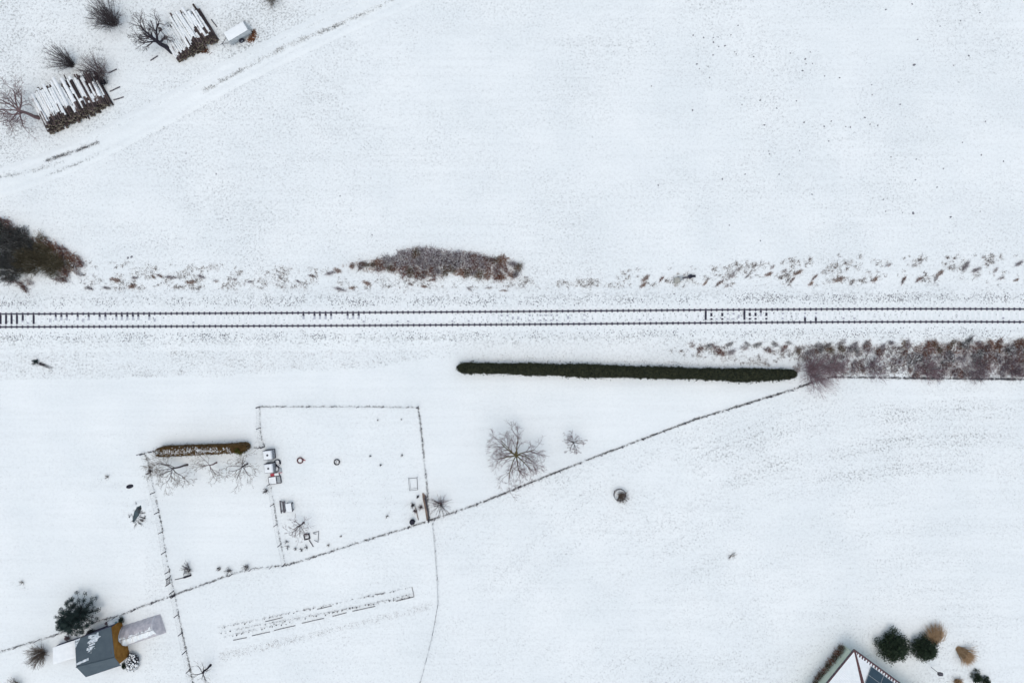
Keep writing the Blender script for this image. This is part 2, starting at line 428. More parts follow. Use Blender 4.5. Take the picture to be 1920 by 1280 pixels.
# sleepers: one mesh per pattern of bare wood and snow
def sleeper_mesh(bare, mats, k=0):
    thin = [(), (4, 5), (3, 4, 5), (5, 6), (3, 4, 5, 6), (4,), (3,), (5,), (3, 4, 6), (3, 6)][k]
    mb = MB(); ed = [-1.3, -.9, -.62, -.42, -.2, 0, .2, .42, .62, .9, 1.3]
    for i in range(10):
        a, b = ed[i], ed[i + 1]; z = .016 if i in bare else (.026 if i in thin else .030)
        mb.box((0, (a + b) / 2, z / 2 - .06), (.25, b - a, z + .12), 0, 0 if i in bare else (3 if i in thin and mats else 1))
    return mb
def fast_mesh(s_):
    mb = MB(); mb.box((0, s_ * .755, .034), (.17, .36, .026)); 
    for q in (-1, 1):
        mb.tubes([[0, s_ * .755 + q * .13, .04]], [[0, s_ * .755 + q * .13, .085]], .03, .02, 6, cap=True)
    return mb
pats = [[], [], [6, 7], [7], [3, 4, 5, 6, 7], [5, 6, 7], [], [3, 5, 6], [2, 3], []]
protos = []
for k, b in enumerate(pats):
    o = sleeper_mesh(b, True, k).build('sleeper', [MSLP, MSP, MRAIL, MTHIN], track); o.location = (0, 0, -3)
    for s_ in (-1, 1): fast_mesh(s_).build('fastener', MRAIL, o)
    protos.append(reg(o))
nx = 0; sx = np.arange(-63.0, 63.0, .644)
def bare_of(px):
    u = rng.random()
    if px < 25: return 4
    if px < 75: return rng.choice([4, 7, 5, 6])
    if px < 300: return 7 - 4 if u < .0 else (3 if u < .6 else (1 if u < .75 else 0))
    if 560 < px < 680: return 3 if u < .7 else 0
    if 1315 < px < 1440: return rng.choice([4, 2, 1, 7, 6, 9, 2, 3])
    if 1440 < px < 1560: return rng.choice([8, 0, 0, 9])
    return int(rng.choice([1, 9, 6, 0, 0])) if (850 < px < 1320 or px > 1560) and vnoise(px / 70, 0, 6) > .35 else (6 if u < .15 else 0)
sel = sorted(range(len(sx)), key=lambda i: abs(sx[i]))[:]
single = set(sel[:0])
big = [i for i in range(len(sx)) if (sx[i] / M + 960 < 310) or (1300 < sx[i] / M + 960 < 1560) or (560 < sx[i] / M + 960 < 690)]
rest = [i for i in sel if i not in big]
single = set((big + rest)[:90])
stm = MB()
used = set()
for i, x in enumerate(sx):
    px = x / M + 960; k = int(bare_of(px)); yy = float(track_y(x)); sl_ = math.atan2(float(track_y(x + .5) - track_y(x - .5)), 1)
    x += rng.normal(0, .012)
    if i in single:
        if k not in used: used.add(k); o = protos[k]
        else: o = dup(protos[k], parent=track)
        o.location = (x, yy, BZ); o.rotation_euler = (0, 0, sl_ + rng.normal(0, .01))
    else:
        for part, mi in ((sleeper_mesh(pats[k], True, k), None), (fast_mesh(-1), 2), (fast_mesh(1), 2)):
            for V in part.V: V += np.array([x, yy, BZ])
            n0 = 0
            off = stm.n
            for V in part.V: stm.V.append(V); stm.n += len(V)
            for F, m in part.F: stm.F.append((F + off, m if mi is None else mi))
for k, o in enumerate(protos):
    if k not in used:
        for c in KIDS[o.name]: bpy.data.objects.remove(c)
        bpy.data.objects.remove(o)
o = stm.build('sleeper_row', [MSLP, MSP, MRAIL, MTHIN], track); tag(o, kind='stuff')

# ------------------------------------------------------------------ grass and weeds (uncountable)
def blades(N, centers, lens, rad, lean, seed, nb=4, width=.012, hgt=.6):
    """tufts: nb thin triangles per centre"""
    rg = np.random.default_rng(seed); c = np.repeat(centers, nb, 0); L = np.repeat(lens, nb) * rg.uniform(.5, 1.2, len(c))
    base = c + np.concatenate([rg.normal(0, 1, (len(c), 2)) * np.repeat(rad, nb)[:, None], np.zeros((len(c), 1))], 1)
    d = norm(np.concatenate([rg.normal(0, .8, (len(c), 2)) + np.asarray(lean), rg.uniform(.25, 1, (len(c), 1)) * hgt], 1))
    a = norm(np.cross(d, rg.normal(size=(len(c), 3)))) * (width * rg.uniform(.6, 1.6, len(c)))[:, None]
    V = np.stack([base - a, base + a, base + d * L[:, None]], 1)
    mb = MB(); mb.add(V.reshape(-1, 3), np.arange(len(c) * 3).reshape(-1, 3)); return mb
N = 150000
cx = rng.uniform(-62, 62, N); cy = rng.uniform(-42, 42, N)
dd = density(cx / M + 960, 640 - cy / M)
k = rng.random(N) < np.clip(dd * .36, 0, .8); k &= np.abs(cy - track_y(cx)) > 3.0
cx, cy = cx[k], cy[k]
g = blades(0, np.stack([cx, cy, gz(cx, cy) - .01], 1), rng.uniform(.05, .14, len(cx)), np.full(len(cx), .025), (0, 0), 3, 3, .010)
tag(g.build('meadow_grass', MGRS), 'thin withered grass tips poking through the snow cover', 'grass', kind='stuff')
# coarse weeds on the verges
def weeds(poly, n, lean, seed, L=(.15, .45), mats=MWEED, nb=9, name='verge_weeds', label='', wid=.022, clump=True):
    rg = np.random.default_rng(seed); p = np.array(poly)
    px = rg.uniform(p[:, 0].min(), p[:, 0].max(), n * 8); py = rg.uniform(p[:, 1].min(), p[:, 1].max(), n * 8)
    k = inpoly(px, py, poly)
    if clump: k &= rg.random(n * 8) < np.clip((fbm(px / 22, py / 12, seed) - .45) * 5, .03, 1)
    px, py = px[k][:n], py[k][:n]; c = np.stack([(px - 960) * M, (640 - py) * M], 1)
    c = np.concatenate([c, (gz(c[:, 0], c[:, 1]) - .01)[:, None]], 1)
    k = np.abs(c[:, 1] - track_y(c[:, 0])) > 2.7; c = c[k]
    g = blades(0, c, rg.uniform(*L, len(c)), rg.uniform(.05, .16, len(c)), lean, seed, nb, wid, .45)
    return tag(g.build(name, mats), label, 'weeds', kind='stuff')
GS = [((600, 850, 790, 985), 260, 51, 'sparse dead stems scattered over the right garden plot'), ((618, 880, 665, 932), 90, 52, 'dense specks of dead stems in the middle bed of the right garden plot'),
      ((715, 930, 790, 965), 90, 57, 'dead stems near the barrel corner of the right garden plot'), ((228, 935, 292, 1000), 110, 53, 'dead stalks in the snow around the little pond'), ((175, 880, 235, 912), 60, 54, 'dead stalks left of the dark water basin'),
      ((215, 150, 300, 205), 120, 55, 'plant litter lying between the two wood piles'), ((20, 1070, 65, 1115), 50, 56, 'dead stalks in the field above the cottage'), ((640, 985, 760, 1020), 50, 58, 'dead stems along the south fence of the right garden plot')]
for (x0, y0, x1, y1), n_, sd_, lab_ in GS:
    weeds([(x0, y0), (x1, y0), (x1, y1), (x0, y1)], n_, (.1, .1), sd_, (.05, .16), nb=3, name='garden_weeds', label=lab_, wid=.012, mats=MFW, clump=True)
weeds([(1080, 512), (1300, 500), (1560, 480), (1930, 478), (1930, 535), (1500, 540), (1080, 545)], 520, (.9, .65), 11, (.15, .5), name='verge_weeds', label='flattened dead weeds streaking the snowy verge north of the track, right half')
weeds([(150, 488), (660, 505), (990, 520), (1090, 530), (1060, 548), (640, 556), (150, 545)], 800, (.5, -.25), 12, (.12, .38), name='verge_weeds', label='scattered dead weeds on the verge between the two thickets north of the track')
weeds([(-10, 655), (400, 645), (760, 650), (850, 668), (600, 690), (300, 705), (-10, 712)], 330, (.3, -.2), 13, (.1, .28), nb=5, name='verge_weeds', label='sparse weed stalks on the slope south of the track, left half', wid=.014)
weeds([(1240, 655), (1330, 632), (1930, 632), (1930, 705), (1570, 705), (1480, 690), (1300, 672)], 1700, (.5, .1), 14, (.1, .32), name='verge_weeds', label='tangled dead undergrowth along the fence south of the track, right side', clump=True)
weeds([(860, 672), (880, 664), (1250, 676), (1490, 688), (1490, 694), (1240, 690), (900, 680)], 300, (.2, .3), 15, (.08, .25), nb=4, name='hedge_grass', label='thin grass stalks along the north foot of the long dark hedge', wid=.012)

def rut_strip(line, n, wid_px, seed, label, L=(.05, .12), m=None, nb=4):
    rg = np.random.default_rng(seed); p = resample(line, 1.0); q = p[rg.integers(0, len(p), n)]; t = np.clip((vnoise(q[:, 0] / 14, q[:, 1] / 14, seed) - .15) * 2.0, .3, 1)
    q = q[rg.random(n) < t]; q = q + rg.normal(0, wid_px, q.shape); c = np.stack([(q[:, 0] - 960) * M, (640 - q[:, 1]) * M], 1); c = np.concatenate([c, (gz(c[:, 0], c[:, 1]) + .10)[:, None]], 1)
    return tag(blades(0, c, rg.uniform(*L, len(c)), np.full(len(c), .06), (.5, .3), seed, nb, .016, .3).build('rut_grass', m or MGRS, None), label, 'grass', kind='stuff')
rut_strip([(738, -2), (710, 15), (625, 52), (550, 82), (475, 120), (380, 172)], 1500, 2.4, 31, 'grey grass bared in the upper wheel rut of the farm track')
rut_strip([(88, 302), (135, 286), (187, 267)], 700, 1.7, 32, 'dark bare streak at the lower end of the farm track', m=MFW, L=(.04, .10))
rut_strip([(500, 140), (400, 190), (300, 245), (215, 290)], 130, 2.2, 33, 'thin grass line along the lower rut of the farm track')
rut_strip([(0, 333), (60, 322), (120, 303)], 220, 2.0, 34, 'short grass line along the farm track at the left edge')

# ------------------------------------------------------------------ trees and shrubs
def grow(rg, p, d, L, r, depth, out, up=.12, wig=.18, kids=(2, 3), spread=.8, shrink=.62, nseg=4, rmin=.006):
    for i in range(nseg):
        d = norm(d + rg.normal(0, wig, 3) + np.array([0, 0, up])); q = p + d * (L / nseg); r1 = max(rmin * .6, r * .84)
        out[depth].append((p, q, max(r, rmin), max(r1, rmin))); p = q; r = r1
        if depth > 0 and i >= (1 if depth < 3 else 0):
            for _ in range(rg.integers(kids[0], kids[1] + 1)):
                s_ = norm(np.cross(d, rg.normal(size=3))); nd = norm(d * cos(spread) + s_ * sin(spread))
                grow(rg, p, nd, L * shrink * rg.uniform(.7, 1.15), r * .55, depth - 1, out, up, wig * 1.1, kids, spread * rg.uniform(.8, 1.1), shrink, max(3, nseg - 1), rmin)
def segs(mb, lst, sides, m=0, tw=1.0):
    if not lst: return
    a = np.array([q[0] for q in lst]); b = np.array([q[1] for q in lst])
    mb.tubes(a, b, np.array([q[2] for q in lst]) * tw, np.array([q[3] for q in lst]) * tw, sides, m)
def bare_tree(px, py, label, h=1.6, rad=3.0, trunk=.12, limbs=6, seed=1, lean=(0, 0), mt=None, mtw=None, el=(.25, .6), depth=3, name='bare_tree', cat='tree', kids=(1, 2), rmin=.0092, group=None, z0=None, shrink=.58, limbdir=None):
    rg = np.random.default_rng(seed); b = P(px, py, 0); b[2] = gz(b[0], b[1]) - .03
    t = thing(name, label, cat, b, 0, group)
    top = np.array([lean[0], lean[1], h]); tr = []
    n = 4; pts = [np.array([0, 0, 0.])]
    for i in range(1, n + 1):
        f = i / n; pts.append(np.array([lean[0] * f, lean[1] * f, h * f]) + (rg.normal(0, .03, 3) if i < n else 0))
    for i in range(n): tr.append((pts[i], pts[i + 1], trunk * (1.25 - .35 * i / n if i else 1.5), trunk * (1.25 - .35 * (i + 1) / n)))
    out = [[] for _ in range(depth + 1)]
    for i in range(limbs):
        a = 2 * pi * (i + rg.uniform(-.25, .25)) / limbs if limbdir is None else limbdir[i] + rg.normal(0, .1)
        e = rg.uniform(*el); d = np.array([cos(a) * cos(e), sin(a) * cos(e), sin(e)])
        st_ = pts[-1] if rg.random() < .6 else pts[-2] + (pts[-1] - pts[-2]) * rg.random()
        grow(rg, st_, d, rad * .62 * rg.uniform(.8, 1.12), trunk * rg.uniform(.45, .7), depth, out, .05, .16, kids, .75, shrink, 4, rmin)
    m1 = MB(); segs(m1, tr, 8); segs(m1, out[depth], 6); m1.build('trunk', mt or MTW, t)
    m2 = MB()
    for dd_ in range(depth): segs(m2, out[dd_], 4 if dd_ == depth - 1 else 3)
    m2.build('crown', mtw or MTWP, t)
    return t
def bare_shrub(px, py, label, h=2.0, rad=1.2, n=60, seed=1, m=None, name='bare_shrub', lean=(0, 0), twr=.013, base=.15, cat='shrub', twigs=6, group=None, m2=None, dense=0):
    """many stems fanning out from one foot"""
    rg = np.random.default_rng(seed); b = P(px, py, 0); b[2] = gz(b[0], b[1]) - .03
    t = thing(name, label, cat, b, 0, group)
    st_, tw = [], []
    for i in range(n):
        a = rg.uniform(0, 2 * pi); rr = math.sqrt(rg.random()) * rad; hh = h * rg.uniform(.6, 1.05) * (1 - .35 * (rr / rad) ** 2)
        p = np.array([cos(a), sin(a), 0]) * base * rg.random(); tip = np.array([cos(a) * rr + lean[0], sin(a) * rr + lean[1], hh])
        prev = p; r = twr * rg.uniform(.9, 1.6)
        for k in range(1, 5):
            f = k / 4; q = p + (tip - p) * np.array([f ** 1.3, f ** 1.3, f ** .85]) + rg.normal(0, .03 * rad, 3) * (k < 4)
            st_.append((prev, q, r * (1.15 - .8 * (f - .25)), r * (1.15 - .8 * f))); 
            if k >= 2:
                for _ in range(twigs // 2):
                    d = norm(norm(tip - p) + rg.normal(0, .55, 3)); L = rg.uniform(.12, .32) * rad
                    s0 = prev + (q - prev) * rg.random(); tw.append((s0, s0 + d * L, r * .55, r * .3))
            prev = q
    mb = MB(); segs(mb, st_, 4); mb.build('stem', m or MTW, t)
    mb = MB(); segs(mb, tw, 3)
    if dense: 
        c = rg.normal(0, .35, (dense, 3)) * np.array([rad, rad, h * .3]) + np.array([0, 0, h * .35]); mb.leaves(c, .05)
    mb.build('crown', m2 or m or MTW, t)
    return t
def foliage_bush(px, py, label, rad, h, seed, m=None, n=2600, size=.09, zref=0.0, cat='shrub', name='evergreen_shrub', group=None, lumps=26, axis_bias=.0):
    rg = np.random.default_rng(seed); b = P(px, py, zref); b[2] = gz(b[0], b[1]) - .03
    t = thing(name, label, cat, b, 0, group)
    mb = MB(); mb.tubes([[0, 0, 0]], [[0, 0, h * .7]], .07, .03, 6)
    bt = rg.normal(0, .5, (14, 3)) * np.array([rad, rad, 0]) + np.array([0, 0, h * .55])
    mb.tubes(np.tile([0, 0, h * .15], (14, 1)), bt, .025, .01, 4); mb.build('trunk', MTW, t)
    pts, ax = [], []
    for k in range(lumps):
        a = rg.uniform(0, 6.28); f = rg.random(); rr = rad * (1 - f ** 1.4) * math.sqrt(rg.uniform(.15, 1)) * .85; c = np.array([cos(a) * rr, sin(a) * rr, h * (.12 + .82 * f)])
        lr = rad * rg.uniform(.22, .42); m_ = n // lumps; d = norm(rg.normal(size=(m_, 3)))
        pts.append(c + d * lr * rg.uniform(.45, 1.05, (m_, 1)) * np.array([1, 1, .75])); ax.append(d + np.array([cos(a), sin(a), .3]) * .8)
    pts = np.concatenate(pts); pts[:, 2] = np.maximum(pts[:, 2], .04)
    mb = MB(); mb.leaves(pts, size * rg.uniform(.6, 1.4, len(pts)), rg=rg, aspect=.42, axis=np.concatenate(ax)); mb.build('crown', m or MNEE, t)
    return t
def conifer(px, py, label, rad, h, seed, m=None, whorls=10, per=11, cat='tree', name='conifer_tree', needle=.13, tuft=26, puff=0):
    rg = np.random.default_rng(seed); b = P(px, py, 0); b[2] = gz(b[0], b[1]) - .05
    t = thing(name, label, cat, b)
    mb = MB(); mb.tubes([[0, 0, 0]], [[0, 0, h]], .14, .02, 8)
    pts, ax = [], []; p0, p1 = [], []
    for w in range(whorls):
        f = w / (whorls - 1); z = h * (.10 + .86 * f); L = rad * (1 - f * .93) ** .75
        nn = max(4, int(per * (1 - .5 * f)))
        for k in range(nn):
            a = 2 * pi * k / nn + rg.uniform(-.3, .3) + w * 1.3; Lb = L * rg.uniform(.75, 1.16)
            d = np.array([cos(a), sin(a), rg.uniform(.02, .28)]); p0.append([0, 0, z]); e = np.array([0, 0, z]) + d * Lb; p1.append(e)
            ns = max(2, int(Lb / .26))
            if puff:
                for g_ in (.25, .6, .95):
                    cc = np.array([0, 0, z]) + d * Lb * g_ + norm(rg.normal(size=(puff, 3))) * rg.uniform(.3, 1, (puff, 1)) * np.array([.31, .31, .2]) * (1 if Lb > .6 else .6)
                    pts.append(cc); ax.append(np.tile(d, (puff, 1)) * .8 + rg.normal(0, .5, (puff, 3)) + [0, 0, .5])
                continue
            for q in range(ns):
                g_ = (q + 1) / ns; c = np.array([0, 0, z]) + d * Lb * g_
                sw = .30 * (1 - g_ * .45) * min(1, Lb / 1.2) + .05; cc = c + rg.normal(0, 1, (tuft, 3)) * np.array([sw, sw, .08])
                pts.append(cc); ax.append(np.tile(d, (tuft, 1)) + rg.normal(0, .55, (tuft, 3)))
    mb.tubes(p0, p1, .03, .01, 4); mb.build('trunk', MTW, t)
    pts = np.concatenate(pts); ax = np.concatenate(ax)
    mb = MB(); mb.leaves(pts, needle * rg.uniform(.6, 1.3, len(pts)), rg=rg, aspect=.3, axis=ax, up=1.0); mb.build('crown', m or MNEE, t)
    return t

# --- top-left trees by the wood piles
bare_shrub(214, 44, 'large dark bare shrub standing alone above the wood piles', 3.2, 2.3, 130, 3, MTW, twr=.016, base=.5, lean=(-.4, .25), twigs=8)
bare_tree(323, 97, 'gnarled dark bare tree leaning over the left end of the smaller wood pile', 1.6, 3.1, .24, 6, 12, (-1.0, .55), MBLK, MTW, (.2, .7), 3, kids=(2, 2), limbdir=[2.9, 3.5, 2.2, 1.6, 2.5, .5], rmin=.012)
bare_shrub(136, 122, 'broom-like bare shrub fanning out behind the larger wood pile', 3.0, 1.7, 95, 5, MTW, base=.3, lean=(-1.0, .2), twr=.014)
bare_shrub(186, 138, 'tangled brown bare shrub at the far right corner of the larger wood pile', 2.6, 2.1, 120, 6, MTWP, base=.8, m2=MTW)
bare_shrub(198, 155, 'small dark shrub beside the right end of the larger wood pile', 1.1, .7, 50, 8, MBLK, base=.3)
bare_tree(73, 221, 'reddish brown bare tree at the left end of the larger wood pile', 2.0, 3.7, .17, 7, 22, (-.9, .15), MTWP, MTWP, (.15, .6), 3, kids=(2, 2), limbdir=[3.1, 2.5, 2.0, 3.7, 4.4, 5.0, 1.3], rmin=.012)
bare_shrub(512, 0, 'faint grey bare shrub at the top edge of the meadow', 1.6, 1.6, 55, 9, MTWB, base=.5)
# --- middle trees
bare_tree(968, 849, 'large spreading bare tree on the lawn beside the diagonal fence', 1.7, 4.1, .13, 9, 31, (0, 0), MTWO, MTWP, (.1, .5), 3, kids=(2, 3), rmin=.008, shrink=.55)
bare_tree(1074, 828, 'small bare sapling on the lawn right of the large spreading tree', 1.0, 1.6, .06, 8, 33, (0, 0), MTW, MTWP, (.15, .6), 3, kids=(1, 2), rmin=.010)
bare_tree(352, 871, 'bare fruit tree with a long slanting trunk under the left end of the bronze hedge', 1.3, 3.0, .09, 6, 41, (-1.2, -.2), MTW, MTWB, (.15, .6), 3, kids=(2, 2), limbdir=[2.9, 3.5, 4.1, 4.9, 2.2, 5.4])
bare_tree(406, 867, 'thin crooked bare fruit tree in the middle below the bronze hedge', 1.3, 2.4, .07, 5, 43, (-.25, -.1), MTWP, MTWB, (.15, .6), 3, kids=(1, 2), limbdir=[2.9, 3.4, 4.9, 5.3, 2.3])
bare_tree(464, 869, 'bare fruit tree below the olive bush at the right end of the bronze hedge', 1.3, 2.7, .075, 7, 44, (-.15, -.1), MTW, MTWB, (.15, .6), 3, kids=(1, 2))
bare_tree(570, 979, 'bare garden tree below the snowy picnic table', 1.2, 1.9, .08, 6, 46, (-.15, -.05), MTW, MTWP, (.15, .6), 3, kids=(1, 2), limbdir=[2.6, 3.3, 4.0, 4.8, 5.5, .9])
bare_shrub(826, 944, 'spiky bare tree at the outer corner of the fenced garden', 1.7, 1.6, 62, 48, MTW, base=.2, twr=.012, twigs=4, m2=MTWP, name='bare_tree', cat='tree')
bare_tree(395, 1246, 'leafless fruit tree at the bottom edge right of the wire fence', 1.4, 1.7, .10, 6, 51, (-.35, -.3), MBLK, MTWB, (.1, .5), 2, kids=(1, 2))
bare_shrub(1163, 928, 'twiggy shrub growing inside the round wire guard', .9, .85, 75, 53, MTWB, base=.25, lean=(.2, -.15))
bare_shrub(80, 1222, 'brown bare bush beside the white flat-roofed shed', 1.7, 1.5, 150, 55, MTWB, base=.4, lean=(-.2, -.1), m2=MTWB)
bare_shrub(32, 1284, 'pale bare bush cut by the bottom left edge', 1.2, 1.3, 50, 56, MTWB, base=.4)
bare_shrub(355, 1066, 'dead shrub trained on the small climbing frame', .9, .8, 30, 57, MTW, base=.35, lean=(-.1, .3))
for k, (a, b, w, lab) in enumerate([(430, 1069, .55, 'low bare bush left of the other one along the garden fence'), (462, 1062, .6, 'low bare bush right of the other one along the garden fence'),
                                    (500, 919, .45, 'small twiggy bush growing through the middle wire fence'), (284, 883, .4, 'small twiggy bush at the top of the left wire fence'),
                                    (411, 1045 + 20, .25, 'tiny bare bush near the south fence of the left garden')]):
    bare_shrub(a, b, lab, .7, w, 28, 60 + k, MTW, base=.2, twigs=4)
bare_shrub(1520, 699, 'pinkish bare willow bush at the right end of the long dark hedge', 2.6, 2.7, 120, 71, MTWK, base=.5, lean=(.5, -.2), m2=MTWK, twr=.013, twigs=8)
bare_shrub(1560, 690, 'pale pink bare bush behind the bend of the fence', 1.6, 1.9, 80, 72, MTWK, base=.5, m2=MTWK)
bare_shrub(1640, 692, 'mauve bare bush between the fence bend and the rust thicket', 1.5, 1.8, 70, 73, MTWK, base=.7, m2=MMAUV)
bare_shrub(1735, 694, 'low pinkish bush against the straight fence, in front of the thicket', 1.2, 1.7, 70, 74, MTWK, base=.7, m2=MTWK)
bare_shrub(1830, 694, 'wide mauve bush against the straight fence', 1.2, 1.8, 80, 75, MTWK, base=.9, m2=MMAUV)
bare_shrub(1895, 690, 'grey pink bush at the right edge of the picture behind the fence', 1.2, 1.6, 70, 76, MTWK, base=.7, m2=MMAUV)
# --- left thicket
for k, (a, b, hh, rr, n, m_, lab) in enumerate([
    (10, 470, 2.6, 2.4, 190, MDRK, 'dark grey bare thicket bush at the left edge of the picture'),
    (22, 505, 1.8, 2.0, 160, MDRK, 'dark grey bush low in the left thicket nearest the track'),
    (62, 492, 1.9, 1.8, 190, MOLS, 'olive brown rounded bush in the middle of the left thicket'),
    (103, 497, 1.5, 1.6, 170, MOLS, 'olive bush near the pointed right end of the left thicket'),
    (35, 450, 1.7, 1.7, 120, MDRK, 'dark bush at the upper slope of the left thicket'),
    (58, 466, 1.3, 1.3, 100, MDRK, 'smaller dark bush halfway down the slope of the left thicket'),
    (85, 478, 1.3, 1.4, 120, MOLS, 'olive grey bush behind the rust fringe of the left thicket'),
    (0, 430, 1.6, 1.4, 100, MDRK, 'topmost dark bush of the left thicket at the picture edge')]):
    bare_shrub(a, b, lab, hh, rr, n, 80 + k, m_, base=rr * .8, m2=m_, twr=.016, twigs=10, dense=900)

# ------------------------------------------------------------------ bramble bushes
def bramble_proto(seed, m1, m2, nst=170, nl=420, lsize=.055, nsn=150):
    rg = np.random.default_rng(seed); t = thing('bramble_bush', 'x', 'bush', (0, 0, -5))
    sg = []; lp = []
    for i in range(nst):
        a = rg.uniform(0, 6.28); r0 = math.sqrt(rg.random()) * .8 * (.45 + .75 * vnoise(2 + 1.6 * cos(a), 5 + 1.6 * sin(a), seed)); p = np.array([cos(a) * r0 * 1.15, sin(a) * r0 * .85, 0]); b = rg.uniform(0, 6.28)
        L = rg.uniform(.2, .6) if rg.random() < .8 else rg.uniform(.6, .95); hh = rg.uniform(.2, 1.0) * (1.1 - .5 * r0); prev = p
        for k in range(1, 5):
            f = k / 4; q = p + np.array([cos(b) * L * f, sin(b) * L * f, hh * math.sin(f * 2.3)]) + rg.normal(0, .03, 3); sg.append((prev, q, .016, .012)); prev = q
            if k > 1: lp.append(q)
    mb = MB(); segs(mb, sg, 3); mb.build('stem', m1, t)
    lp = np.array(lp); lp = lp[rg.integers(0, len(lp), nl)] + rg.normal(0, .07, (nl, 3)); lp[:, 2] = np.maximum(lp[:, 2], .03)
    mb = MB(); mb.leaves(lp, lsize * rg.uniform(.6, 1.5, nl), up=.8); mb.build('foliage', m2, t)
    sp = np.array([q[1] for q in sg])[rg.integers(0, len(sg), nsn)] + rg.normal(0, .04, (nsn, 3)) + [0, 0, .03]
    mb = MB(); mb.leaves(sp, .06 * rg.uniform(.5, 1.4, nsn), up=3.0, rg=rg, aspect=.7); tag(mb.build('snow', MSP, t), kind='stuff')
    return reg(t)
BR = {'rust': bramble_proto(1, MMAUV, MRUST, 110, 560, nsn=50), 'mauve': bramble_proto(2, MMAUV, MMAUV, 150, 260, .04), 'dark': bramble_proto(3, MDRK, MMAUV, 150, 220),
      'olive': bramble_proto(4, MOLS, MRUST, 130, 420, nsn=80), 'thin': bramble_proto(5, MMAUV, MRUST, 60, 200), 'leaf': bramble_proto(6, MRUST, MRUST, 90, 620, .05, 40)}
first = {k: True for k in BR}
def bramble(kind, px, py, r, h, label, group, rz=None, asp=1.0):
    o = BR[kind]; b = P(px, py, 0); b[2] = gz(b[0], b[1]) - .02
    if first[kind]: first[kind] = False; c = o
    else: c = dup(o)
    c.location = [float(q) for q in b]; c.rotation_euler = (0, 0, rng.uniform(0, 6.28) if rz is None else rz); c.scale = (r * asp, r / asp ** .7, h)
    tag(c, label, 'bush', group); return c
LAB = {'rust': 'rust brown', 'mauve': 'mauve grey', 'dark': 'dark grey', 'olive': 'olive brown', 'thin': 'sparse brown', 'leaf': 'bright rust'}
# thicket north of the track
up_ = np.array([(650, 494), (690, 490), (730, 482), (760, 470), (800, 464), (840, 474), (870, 472), (910, 478), (945, 480), (968, 492)])
lo_ = np.array([(650, 502), (690, 508), (730, 510), (760, 516), (800, 522), (840, 515), (870, 518), (910, 522), (945, 526), (968, 524)])
cnt = 0
for px in np.arange(660, 972, 13.5):
    a = np.interp(px, up_[:, 0], up_[:, 1]); b = np.interp(px, lo_[:, 0], lo_[:, 1])
    nn = max(1, int(round((b - a) / 16)))
    for j in range(nn):
        f = (j + .5) / nn; py = a + (b - a) * f + rng.uniform(-2, 2)
        kd = 'mauve' if (740 < px < 910 and f < .6 and rng.random() < .75) else ('olive' if px < 730 and rng.random() < .5 else rng.choice(['rust', 'rust', 'leaf', 'olive', 'mauve']))
        r = rng.uniform(.5, .85) * (.75 if nn == 1 else 1)
        bramble(kd, px + rng.uniform(-4, 4), py, r, rng.uniform(.5, .85), f'low {LAB[kd]} bramble bush in the oval thicket north of the track', 'bramble bushes of the oval thicket', rng.uniform(0, 6.28), rng.uniform(.9, 1.3))
# edge of the left thicket
for (px, py, kd, r) in [(3, 420, 'rust', .7), (14, 428, 'rust', .8), (26, 437, 'leaf', .6), (45, 440, 'dark', .7), (78, 455, 'olive', .9), (86, 460, 'rust', .7), (98, 468, 'leaf', .6), (112, 477, 'rust', .75), (122, 476, 'rust', .5),
                        (136, 487, 'leaf', .75), (146, 496, 'rust', .6), (142, 506, 'thin', .6), (118, 508, 'rust', .7), (112, 522, 'rust', .6), (40, 535, 'rust', .6), (16, 522, 'rust', .6), (52, 527, 'thin', .5), (128, 497, 'olive', .6)]:
    bramble(kd, px + 4, py - 3 if py < 500 else py + 2, r * 1.15, r, f'{LAB[kd]} bramble bush fringing the left thicket', 'bramble bushes fringing the left thicket', rng.normal(-.6, .5), rng.uniform(1.0, 1.6))
# thicket south of the track on the right
for k in range(92):
    px = rng.uniform(1706, 1925); f = rng.random(); py = 638 + 66 * f
    if px < 1740 and f < .25: continue
    kd = rng.choice(['rust', 'olive', 'dark', 'leaf', 'rust', 'olive']) if f < .3 else (rng.choice(['mauve', 'mauve', 'dark', 'thin', 'rust']) if f < .65 else rng.choice(['thin', 'mauve', 'mauve', 'rust']))
    bramble(kd, px, py, rng.uniform(.4, .8), rng.uniform(.35, .7), f'{LAB[kd]} bramble bush in the dense thicket south of the track at the right edge', 'bramble bushes of the right thicket', rng.uniform(0, 6.28), rng.uniform(1.0, 1.4))
for k in range(52):
    px = rng.uniform(1492, 1706); f = rng.random(); py = 641 + 58 * f
    kd = rng.choice(['dark', 'olive', 'mauve', 'rust']) if f < .35 else rng.choice(['mauve', 'thin', 'thin', 'mauve', 'rust'])
    bramble(kd, px, py, rng.uniform(.3, .7), rng.uniform(.25, .55), f'{LAB[kd]} bramble bush in the loose thicket behind the bend of the fence', 'bramble bushes of the loose thicket', rng.uniform(0, 6.28), rng.uniform(1.0, 1.4))
for (px, py, kd, r) in [(1297, 646, 'thin', .5), (1312, 655, 'rust', .5), (1330, 648, 'dark', .5), (1345, 655, 'rust', .6), (1352, 662, 'rust', .5), (1368, 645, 'dark', .45), (1395, 652, 'thin', .5), (1372, 660, 'mauve', .5), (1420, 646, 'dark', .5), (1440, 656, 'rust', .5), (1452, 645, 'dark', .5), (1470, 652, 'rust', .5), (1478, 642, 'dark', .4), (1400, 644, 'dark', .4)]:
    bramble(kd, px, py, r, r * .6, f'{LAB[kd]} bramble patch on the bank between the track and the long dark hedge', 'bramble patches on the bank above the hedge', rng.normal(.1, .5), rng.uniform(1.0, 1.5))
